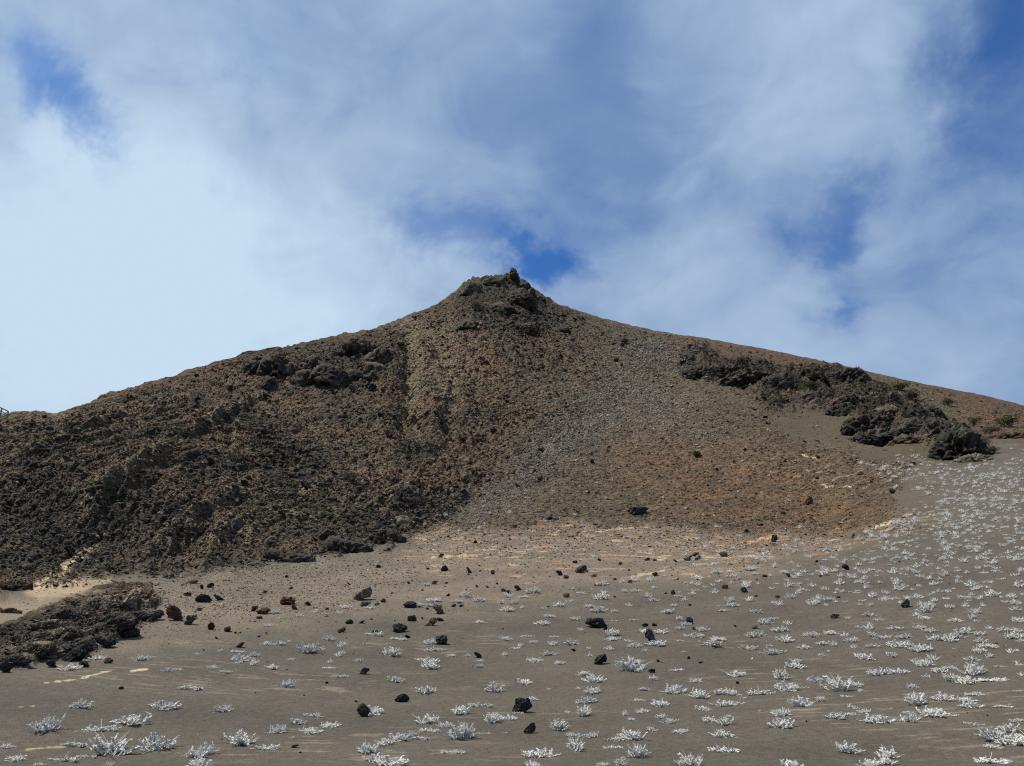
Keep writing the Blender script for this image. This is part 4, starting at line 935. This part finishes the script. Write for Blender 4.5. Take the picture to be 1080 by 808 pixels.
# boulders on the slope that stand out one by one
gg = np.random.default_rng(31)
nb = 0
while nb < 230:
    x = gg.uniform(5, 1075); y = gg.uniform(310, 590)
    if y < sky_y(x) + 8 or s1(m_hill, x, y) < .7 or s1(m_olive, x, y) > .2: continue
    p, r = at(x, y)
    lv = s1(m_lava, x, y)
    if gg.random() > (.10 + .6 * lv * (y > 490) + .15 * lv + .6 * s1(m_dark1, x, y)): continue
    w = min(5 + gg.pareto(2.8) * 2.5, 13) if lv > .5 else gg.uniform(4.5, 8); W = metres(w, p)
    me, hh = ROCKS[gg.integers(0, len(ROCKS))]
    if lv > .5:
        lab, grp = 'dark lava block lying loose on the rough lava slope', 'lava blocks on the rough slope'
    else:
        lab, grp = 'dark boulder lodged in the finer scree of the open flank', 'boulders in the scree'
    o = put('lava_boulder', me, p, lab, 'boulder', grp)
    H = W * gg.uniform(.35, .7)
    o.scale = (W, W * .9, H / hh); o.rotation_euler = (gg.normal() * .2, gg.normal() * .2, gg.uniform(0, 6.3))
    c = np.array(DARK if gg.random() < .5 else BROWN) * gg.uniform(.7, 1.2)
    o.color = (*c, 1)
    nb += 1

# ------------------------------------------------------------------ silver shrubs
class MB:
    def __init__(s): s.v = []; s.f = []
    def tube(s, pts, rad, sides=4):
        pts = np.array(pts); n0 = len(s.v)
        for i, p in enumerate(pts):
            d = pts[min(i + 1, len(pts) - 1)] - pts[max(i - 1, 0)]; d = d / (np.linalg.norm(d) + 1e-9)
            a = np.cross(d, (.3, .2, .93)); a /= np.linalg.norm(a) + 1e-9; b = np.cross(d, a)
            for k in range(sides):
                t = 2 * math.pi * k / sides + i * .5
                s.v.append(p + (a * math.cos(t) + b * math.sin(t)) * rad[i])
        for i in range(len(pts) - 1):
            for k in range(sides):
                q = n0 + i * sides
                s.f.append((q + k, q + (k + 1) % sides, q + sides + (k + 1) % sides, q + sides + k))
    def leaf(s, p, d, w, up):
        n0 = len(s.v); a = np.cross(d, up); a /= np.linalg.norm(a) + 1e-9
        s.v += [p, p + d * .5 + a * w, p + d, p + d * .5 - a * w]; s.f.append((n0, n0 + 1, n0 + 2, n0 + 3))
    def mesh(s, name, mat):
        me = mesh_from(name, np.array(s.v), np.array(s.f, np.int32), False); me.materials.append(mat); return me


def shrub(seed, form='m', stems=34, leaves=9, scale=1.0):
    """unit width about 1, returns foliage and woody stem meshes"""
    R_ = np.random.default_rng(seed); fo = MB(); wd = MB()
    for k in range(stems):
        th = R_.uniform(0, 2 * math.pi)
        if form == 'c':
            base = np.array([R_.uniform(-.34, .34), R_.normal() * .05, 0]); el = R_.uniform(.15, .9); L = R_.uniform(.10, .24)
        elif form == 't':
            base = np.array([R_.normal() * .09, R_.normal() * .07, 0]); el = R_.uniform(.25, 1.1); L = R_.uniform(.22, .46)
        else:
            base = np.array([R_.normal() * .12, R_.normal() * .09, 0]); el = abs(R_.normal() * .5) + .15; L = R_.uniform(.22, .42)
        d = np.array([math.cos(th) * math.cos(el), math.sin(th) * math.cos(el) * .8, math.sin(el)])
        pts = [base]; cur = base.copy(); dd = d.copy()
        for q in range(4):
            dd = dd + R_.normal(size=3) * .16 + np.array([0, 0, .10]); dd /= np.linalg.norm(dd)
            cur = cur + dd * L / 4; cur[2] = max(cur[2], .015); pts.append(cur.copy())
        fat = R_.uniform(.014, .030)
        twig = form == 't' and R_.random() < .35
        if twig: fat *= .45
        fo.tube(pts, [fat * .5, fat, fat * 1.1, fat, fat * .35], 4)
        wd.tube([base - np.array([0, 0, .02]), pts[1], pts[2]], [.012, .01, .006], 3)
        # side fingers and leaves
        for q in range(leaves):
            t = R_.uniform(.25, 1.0) * 4; i = min(int(t), 3); p = pts[i] + (pts[i + 1] - pts[i]) * (t - i)
            e = R_.normal(size=3); e[2] = abs(e[2]) * .8; e /= np.linalg.norm(e)
            if q % 3 == 0 and not twig:
                l2 = R_.uniform(.04, .09); fo.tube([p, p + e * l2 * .6, p + e * l2 + np.array([0, 0, .01])], [fat * .6, fat * .75, fat * .2], 3)
            else:
                fo.leaf(p, e * R_.uniform(.03, .06), R_.uniform(.009, .017), R_.normal(size=3))
    for k in range(5 if form != 't' else 12):
        th = R_.uniform(0, 6.28); el = R_.uniform(.3, 1.2); L = R_.uniform(.2, .5) * (1.25 if form == 't' else 1)
        d = np.array([math.cos(th) * math.cos(el), math.sin(th) * math.cos(el), math.sin(el)])
        b = np.array([R_.normal() * .06, R_.normal() * .05, 0]); m = b + d * L * .5 + R_.normal(size=3) * .02
        fo.tube([b, m, b + d * L], [.007, .006, .003], 3)
    # bring the width to 1
    v = np.array(fo.v); w = np.percentile(v[:, 0], 98) - np.percentile(v[:, 0], 2)
    fo.v = [p / w for p in fo.v]; wd.v = [p / w for p in wd.v]
    return fo, wd


PRO = {}
for form, n in (('m', 7), ('t', 5), ('c', 5)):
    PRO[form] = []
    for s in range(n):
        fo, wd = shrub(500 + s * 7 + ord(form), form, stems=26 + 7 * (s % 4), leaves=15)
        PRO[form].append((fo.mesh('foliage', M_SILVER), wd.mesh('stem', M_TWIG)))
LOW = []
for s in range(10):
    fo, wd = shrub(900 + s, 'mmctm'[s % 5], stems=15, leaves=5)
    LOW.append(fo)

plants = []
for x0, y0, items in PT:
    for it in items:
        plants.append((x0 + it[0] / 6, y0 + it[1] / 6, it[2] / 6, it[3] if len(it) > 3 else 'm'))
plants.sort(key=lambda q: -q[2])
own, rest = plants[:298], plants[298:]

# labels: relation to a rock with its own label, else to a stretch of the plain
short = {}
for (x, y, w, h, col, lab) in named_rocks:
    short[lab] = (x, y - h / 2, w, h)


def relation(px, py, pw):
    best = None
    for lab, (rx, ry, rw, rh) in short.items():
        dx, dy = px - rx, (py - 3 - ry) * 1.6
        d = math.hypot(dx, dy)
        lim = 26 + rw * .6 + (py - 600) * .10
        if d < lim and (best is None or d < best[0]):
            a = math.atan2(dy, dx)
            if abs(dx) > abs(dy): rel = 'right of' if dx > 0 else 'left of'
            else: rel = 'just below' if dy > 0 else 'just above'
            best = (d, rel, lab)
    return best


def cut_words(s, n):
    s = s.split(','); s = s[0]
    t = s.split()
    STOP = {'with', 'on', 'at', 'of', 'in', 'and', 'the', 'a', 'by', 'among', 'beside', 'just', 'behind', 'ringed', 'standing', 'partly', 'lying', 'sitting', 'set', 'touching', 'alone', 'uphill', 'downhill', 'next', 'below', 'against'}
    t = t[:n]
    while t and t[-1] in STOP: t.pop()
    return ' '.join(t)


cand = {}
for i, (x, y, w, form) in enumerate(own):
    b = relation(x, y, w)
    if b: cand.setdefault((b[1], b[2]), []).append((b[0], i))
labels = {}
for (rel, lab), lst in cand.items():
    lst.sort()
    d, i = lst[0]
    form = own[i][3]
    kind_ = {'m': 'pale mounded shrub', 't': 'pale twiggy shrub', 'c': 'low pale shrub'}[form]
    labels[i] = f'{kind_} {rel} the {cut_words(lab, 9)}'
hand = {  # (x, y) near -> label
    (115, 795): 'big feathery shrub with tall bare twigs, near the corner of the photo', (138, 764): 'tall leaning silver shrub rising behind the big feathery one',
    (49, 770): 'flat topped shrub with slanting twigs above the corner', (85, 746): 'small shrub with two raised stems below the long cream streak', (164, 790): 'round bushy white shrub alone at the near edge, beyond the feathery one',
    (254, 785): 'tall white double headed shrub on the near ash', (208, 798): 'grainy white shrub with a pale sand tail', (235, 750): 'even domed shrub standing alone with a pale streak beside it',
    (347, 768): 'darker twiggy shrub, nearest of a cluster of four', (329, 756): 'bright round shrub, farthest of a cluster of four', (486, 780): 'spiky dry shrub with upright bare twigs on the near ash',
    (450, 763): 'upright spiky shrub topping a chain of white shrubs', (478, 795): 'separate low white mound at the near edge between two chains', (567, 799): 'wide fuzzy dome shrub below the craggy dark brown rock',
    (672, 799): 'bushy white shrub with a dark shadow at the near edge', (887, 729): 'widest twiggy shrub among the far side group, bristling upward', (845, 745): 'star shaped bristly shrub on open ash', (983, 755): 'dense wide white shrub at the heart of a cluster',
    (925, 762): 'rounded white shrub on a mound of pale sand', (1047, 805): 'long low shrub trailing at the bottom corner of the photo', (1067, 785): 'large spreading white shrub against the frame edge', (1050, 781): 'feathery shrub with long twigs by the frame edge',
    (761, 793): 'wide shrub with drooping wings ending a zigzag chain', (763, 777): 'white shrub in the middle of a zigzag chain', (582, 770): 'pale shrub with curled stems between brown rock and cluster'}
used_h = set()
for (hx, hy), lab in hand.items():
    best = min(((math.hypot(x - hx, (y - hy) * 1.3), i) for i, (x, y, w, fm) in enumerate(own) if i not in used_h), key=lambda q: q[0])
    if best[0] < 9:
        labels[best[1]] = lab; used_h.add(best[1])


def shared(x, y, w, form):
    where = ('on the far grey ash toward the outcrops' if y < 640 and x > 820 else 'on the ash below the orange and beige cinders' if y < 640 else
             'in the middle plain' if y < 700 else 'on the near dark ash')
    sz = 'small' if w < 14 else 'medium sized' if w < 20 else 'large'
    f_ = {'m': 'mounded', 't': 'twiggy', 'c': 'creeping'}[form]
    side_ = 'thinly scattered' if x < 540 else 'thickly scattered'
    return f'{sz} {f_} silver shrub {side_} {where}'


g = random.Random(5)
for i, (x, y, w, form) in enumerate(own):
    p, r = at(x, y - .6)
    W = metres(w, p)
    fo, wd = PRO[form][g.randrange(len(PRO[form]))]
    lab = labels.get(i) or shared(x, y, w, form)
    grp = 'silver grey shrubs scattered over the ash plain'
    if i < 130:
        o = put('silver_shrub', None, p, lab, 'shrub', grp); o.empty_display_size = .1
        put('foliage', fo, None, parent=o); put('stem', wd, None, parent=o)
    else:
        o = put('silver_shrub', fo, p, lab, 'shrub', grp)
    W *= 1.06 if form != 'c' else .98
    o.location.z -= .01
    o.scale = (W, W * .85, W * g.uniform(.5, .85) * (1.0 if form == 't' else .95))
    if form == 'c':
        o.rotation_euler.z = g.choice([0, math.pi]) + g.uniform(-.3, .3)
    else:
        o.rotation_euler.z = g.uniform(0, 6.28)

# the smaller ones, beyond counting
m_dense = np.clip(poly([(905, 488), (960, 486), (1020, 492), (1060, 482), (1300, 470), (1300, 600), (700, 600), (760, 585), (900, 572), (950, 548), (985, 530)], 10), 0, 1)
vv, ff, nn_, cc = [], [], 0, 0
R_ = np.random.default_rng(77)
spots = [(x, y, w) for (x, y, w, fm) in rest]
tries = 0
while len(spots) < 1600 and tries < 200000:
    tries += 1
    x = R_.uniform(420, 1090); y = R_.uniform(470, 640)
    if y < sky_y(x) + 30: continue
    if y > 592:
        k = .004 if x < 700 else .05
        if x > 860: k = .11
    else:
        k = s1(m_dense, x, y) * (.55 + .9 * (y < 560) * (1 if 940 < x else .5)) * (.35 + 1.2 * max(0, pn2(np.array([x / 28]), np.array([y / 12]), 8)[0] + .3)) + .03 * (y > 555) + .05 * (.4 if x < 860 else 0) * (y > 500)
    if R_.random() > k: continue
    w = np.interp(y, [470, 520, 600, 640], [4.5, 5.8, 8.0, 9.5]) * R_.uniform(.5, 1.1) * (.8 if y < 592 else .85)
    spots.append((x, y, w))
for _ in range(900):
    y = R_.uniform(490, 800); x = R_.uniform(1090, 1235)
    if R_.random() < .35 + .6 * (y < 620): spots.append((x, y, np.interp(y, [490, 600, 700, 800], [5, 8.5, 15, 24]) * R_.uniform(.5, 1.1)))
for _ in range(60):
    y = R_.uniform(700, 800); spots.append((R_.uniform(-135, -12), y, np.interp(y, [700, 800], [12, 24]) * R_.uniform(.5, 1.1)))
for (x, y, w) in spots:
    p, r = at(x, y - .3); W = metres(w, p)
    fo = LOW[R_.integers(0, len(LOW))]
    v = np.array(fo.v); th = R_.uniform(0, 6.28); c, s = math.cos(th), math.sin(th)
    v = np.stack([v[:, 0] * c - v[:, 1] * s, v[:, 0] * s + v[:, 1] * c, v[:, 2] * .95], -1) * W * 1.0 + p
    vv.append(v); ff.append(np.array(fo.f) + nn_); nn_ += len(v)
me = mesh_from('low_shrub_cover', np.concatenate(vv), np.concatenate(ff).astype(np.int32), False); me.materials.append(M_SILVER)
put('low_shrub_cover', me, None, 'countless small pale shrubs dotting the ash up to the hill foot', kind='stuff')

# ------------------------------------------------------------------ green bushes on the outcrops
def bush(x, y, w, h, label, mat, seed, group='green bushes among the rocks'):
    p, r = at(x, y); W = metres(w, p); H = metres(h, p)
    R2 = np.random.default_rng(seed); fo = MB(); st = MB()
    clumps = [(R2.normal() * .22, R2.normal() * .2, R2.uniform(.35, .85), R2.uniform(.16, .3)) for _ in range(11)]
    for (a, b, c, rr) in clumps:
        st.tube([np.array([0, 0, -.1]), np.array([a * .5, b * .5, c * .5]), np.array([a, b, c])], [.035, .025, .012], 4)
        for q in range(110):
            d = R2.normal(size=3); d /= np.linalg.norm(d)
            fo.leaf(np.array([a, b, c]) + d * rr * R2.uniform(.5, 1.05), d * .07 + R2.normal(size=3) * .03, R2.uniform(.02, .04), R2.normal(size=3))
    o = put('green_bush', None, p, label, 'bush', group)
    put('foliage', fo.mesh('foliage', mat), None, parent=o); put('stem', st.mesh('stem', M_TWIG), None, parent=o)
    o.scale = (W, W, H * 1.1); o.rotation_euler.z = R2.uniform(0, 6.28)


for i, (x, y, w, h, lab, mt) in enumerate([
 (504, 327, 16, 9, 'pale green bush high on the peak, farther from the open scree', M_GREYGREEN), (529, 334, 9, 9, 'small yellow green bush directly under the summit pinnacle', M_GREEN),
 (796, 399, 11, 8, 'green bush with a pale stem among the dark flank outcrops', M_GREEN), (853, 412, 17, 9, 'wide yellow green bush below the leaning dark outcrop', M_GREEN),
 (1027, 450, 11, 8, 'small bright green bush just behind the biggest black crag', M_GREEN), (1066, 450, 20, 10, 'largest green bush at the frame edge beyond the crags', M_GREEN),
 (1048, 459, 16, 8, 'grey green bush next to the largest green bush', M_GREYGREEN), (950, 412, 20, 8, 'grey green bush on the slope behind the arched outcrop', M_GREYGREEN),
 (958, 422, 24, 8, 'dull olive bush below the grey green one behind the arch', M_GREYGREEN), (1000, 428, 14, 7, 'small olive bush above the black knob crags', M_GREYGREEN),
 (368, 506, 14, 9, 'dry yellowish tussock bush on the dark lava face', M_GREYGREEN), (782, 384, 10, 6, 'tiny olive bush near the far flank crest', M_GREYGREEN), (1048, 478, 12, 7, 'low olive bush at the toe of the biggest crag', M_GREYGREEN)]):
    bush(x, y, w, h, lab, mt, 60 + i)

# ------------------------------------------------------------------ wooden handrail on the far crest
p0, _ = at(7.5, 441); p1, _ = at(-8, 441)
wm = bpy.data.materials.new('weathered_wood'); nt, N, L = nodes_of(wm)
out = N.new('ShaderNodeOutputMaterial'); b = N.new('ShaderNodeBsdfPrincipled'); n = N.new('ShaderNodeTexNoise'); n.inputs['Scale'].default_value = 6
rp = N.new('ShaderNodeValToRGB'); rp.color_ramp.elements[0].color = (.12, .11, .10, 1); rp.color_ramp.elements[1].color = (.24, .22, .19, 1)
L.new(n.outputs[0], rp.inputs[0]); L.new(rp.outputs[0], b.inputs['Base Color']); L.new(b.outputs[0], out.inputs[0])
rail = put('handrail', None, p0, 'weathered wooden handrail on the distant low crest', 'handrail')


def beam(a, b_, w):
    m = MB(); m.tube([np.array(a, float), np.array(b_, float)], [w, w], 4); return m.mesh('beam', wm)


H = metres(7.2, p0); dx = p1 - p0
for t in (0, .5, 1.0):
    q = dx * t
    put('post', beam((q[0], q[1], -.4), (q[0], q[1], H + (.4 * t)), .085), None, parent=rail)
put('rail', beam((0, 0, H), (dx[0], dx[1], H + .45), .07), None, parent=rail)
put('rail', beam((0, 0, H * .55), (dx[0], dx[1], H * .55 + .45), .05), None, parent=rail)
put('rail', beam((0, 0, H), (dx[0] * .5, dx[1] * .5, .1), .05), None, parent=rail)

# ------------------------------------------------------------------ camera
cd = bpy.data.cameras.new('camera'); cam = bpy.data.objects.new('camera', cd); COL.objects.link(cam)
cd.sensor_width = 36; cd.lens = 36 * F / 1080; cd.clip_start = .05; cd.clip_end = 9000
cam.location = (0, 0, CAMZ); cam.rotation_euler = (math.pi / 2 + PITCH, 0, 0)
SC.camera = cam

# ------------------------------------------------------------------ light and sky
SUN_EL, SUN_AZ = math.radians(62), math.radians(-78)       # azimuth from +Y towards +X: over the left shoulder of the hill
sun_dir = np.array([math.sin(SUN_AZ) * math.cos(SUN_EL), math.cos(SUN_AZ) * math.cos(SUN_EL), math.sin(SUN_EL)])
sl = bpy.data.lights.new('sun', 'SUN'); sl.energy = 5.0; sl.angle = math.radians(.6); sl.color = (1, .94, .84)
so = bpy.data.objects.new('sun', sl); COL.objects.link(so)
from mathutils import Vector
so.rotation_euler = Vector(sun_dir).to_track_quat('Z', 'Y').to_euler()

w = bpy.data.worlds.new('World'); SC.world = w; w.use_nodes = True
nt = w.node_tree
for n in list(nt.nodes): nt.nodes.remove(n)
N, L = nt.nodes, nt.links
out = N.new('ShaderNodeOutputWorld'); bg = N.new('ShaderNodeBackground'); bg.inputs[1].default_value = .1; L.new(bg.outputs[0], out.inputs[0])
sk = N.new('ShaderNodeTexSky'); sk.sky_type = 'NISHITA'; sk.sun_disc = False; sk.sun_elevation = SUN_EL; sk.sun_rotation = SUN_AZ
tc = N.new('ShaderNodeTexCoord')


def M(op, a, b=None, c=None):
    n = N.new('ShaderNodeMath'); n.operation = op
    for k, v in enumerate((a, b, c)):
        if v is None: continue
        if isinstance(v, (int, float)): n.inputs[k].default_value = v
        else: L.new(v, n.inputs[k])
    return n.outputs[0]


def VM(op, a, b=None):
    n = N.new('ShaderNodeVectorMath'); n.operation = op
    L.new(a, n.inputs[0])
    if b is not None:
        if isinstance(b, (tuple, list)): n.inputs[1].default_value = b
        else: L.new(b, n.inputs[1])
    return n


D = VM('NORMALIZE', tc.outputs['Generated']).outputs[0]
# cloud layer coordinates: where the view ray meets a level sheet
sp_ = N.new('ShaderNodeSeparateXYZ'); L.new(D, sp_.inputs[0])
den = M('ADD', M('MAXIMUM', sp_.outputs[2], 0.0), .28)
cb = N.new('ShaderNodeCombineXYZ'); L.new(M('DIVIDE', sp_.outputs[0], den), cb.inputs[0]); L.new(M('DIVIDE', sp_.outputs[1], den), cb.inputs[1])


def wn(vec, scale, det, rg, dist=0.0, off=(0, 0, 0), sq=None):
    mp = N.new('ShaderNodeMapping'); mp.inputs['Location'].default_value = off
    if sq: mp.inputs['Scale'].default_value = sq
    L.new(vec, mp.inputs[0])
    n = N.new('ShaderNodeTexNoise'); n.inputs['Scale'].default_value = scale; n.inputs['Detail'].default_value = det; n.inputs['Roughness'].default_value = rg
    n.inputs['Distortion'].default_value = dist; L.new(mp.outputs[0], n.inputs[0]); return n


warp = wn(D, 6.5, 7, .62, .3)
wv = VM('SCALE', VM('SUBTRACT', warp.outputs['Color'], (.5, .5, .5)).outputs[0]); wv.inputs['Scale'].default_value = .25
DW = VM('NORMALIZE', VM('ADD', D, wv.outputs[0]).outputs[0]).outputs[0]


def dirv(x, y):
    u = (x - 540) / F; v = (404 - y) / F
    d = np.array([u, CP - v * SP, SP + v * CP]); return tuple(d / np.linalg.norm(d))


def gsum(lst):
    tot = None
    for (x, y, rad, amp) in lst:
        dt = VM('DOT_PRODUCT', DW, dirv(x, y)).outputs['Value']
        s = rad / F
        e = M('EXPONENT', M('MULTIPLY', M('SUBTRACT', dt, 1.0), 2.0 / (s * s)))
        e = M('MULTIPLY', e, amp)
        tot = e if tot is None else M('ADD', tot, e)
    return tot


holes = gsum([(560, 276, 28, .9), (592, 288, 26, .5), (530, 252, 34, .35), (490, 238, 34, .3), (448, 226, 44, .5), (860, 210, 44, .6), (882, 315, 26, .6), (36, 98, 46, .85), (90, 140, 34, .4), (238, 50, 45, .4),
              (1030, 30, 70, .6), (1090, 110, 80, .5), (880, 250, 24, .35), (1050, 200, 80, .2), (640, 40, 60, .18), (720, 180, 90, .15), (600, 225, 70, .3)])
white = gsum([(50, 240, 130, .75), (60, 400, 190, .85), (230, 340, 150, .75), (390, 320, 100, .5), (440, 60, 150, .12), (320, 120, 130, .08), (940, 150, 90, .25), (760, 60, 110, .2), (760, 320, 100, .35), (1010, 380, 110, .3),
              (900, 60, 90, .15), (160, 40, 100, .15), (650, 290, 50, .25)])
nz = wn(D, 2.4, 8, .52, .25, (2.3, 1.1, 0), (1.0, 1.0, 1.25)); nz2 = wn(D, 6.0, 7, .56, .6, (5.3, 2.1, 0), (1, 1, 1.5))
cl = M('ADD', .86, M('MULTIPLY', M('SUBTRACT', nz.outputs[0], .5), .95))
cl = M('ADD', cl, M('MULTIPLY', M('SUBTRACT', nz2.outputs[0], .5), .6))
cl = M('SUBTRACT', cl, M('MULTIPLY', holes, .85))
cl = M('ADD', cl, M('MULTIPLY', white, .2))
cov = N.new('ShaderNodeMapRange'); cov.interpolation_type = 'SMOOTHSTEP'; cov.inputs[1].default_value = -.05; cov.inputs[2].default_value = 1.0; L.new(cl, cov.inputs[0])
br = M('ADD', M('MULTIPLY', white, .68), M('MULTIPLY', M('SUBTRACT', nz2.outputs[0], .45), .85))
br = M('ADD', br, M('MULTIPLY', M('SUBTRACT', nz.outputs[0], .46), 1.1))
brc = N.new('ShaderNodeClamp'); L.new(br, brc.inputs[0])
cm = N.new('ShaderNodeMix'); cm.data_type = 'RGBA'; L.new(brc.outputs[0], cm.inputs[0])
cm.inputs[6].default_value = (2.1, 3.05, 4.85, 1)      # thin grey blue cloud
cm.inputs[7].default_value = (5.0, 6.4, 7.8, 1)      # thick white cloud
fin = N.new('ShaderNodeMix'); fin.data_type = 'RGBA'; L.new(cov.outputs[0], fin.inputs[0]); L.new(cm.outputs[2], fin.inputs[7])
skm = VM('MULTIPLY', sk.outputs[0], (.24, .56, 1.0)); L.new(skm.outputs[0], fin.inputs[6])
L.new(fin.outputs[2], bg.inputs[0])

SC.view_settings.view_transform = 'Standard'
SC.view_settings.look = 'None'
SC.view_settings.gamma = 1
SC.view_settings.use_curve_mapping = False
SC.view_settings.exposure = 0.18
SC.cycles.max_bounces = 5
SC.cycles.use_denoising = False
SC.cycles.pixel_filter_type = 'BLACKMAN_HARRIS'
SC.cycles.filter_width = 1.15
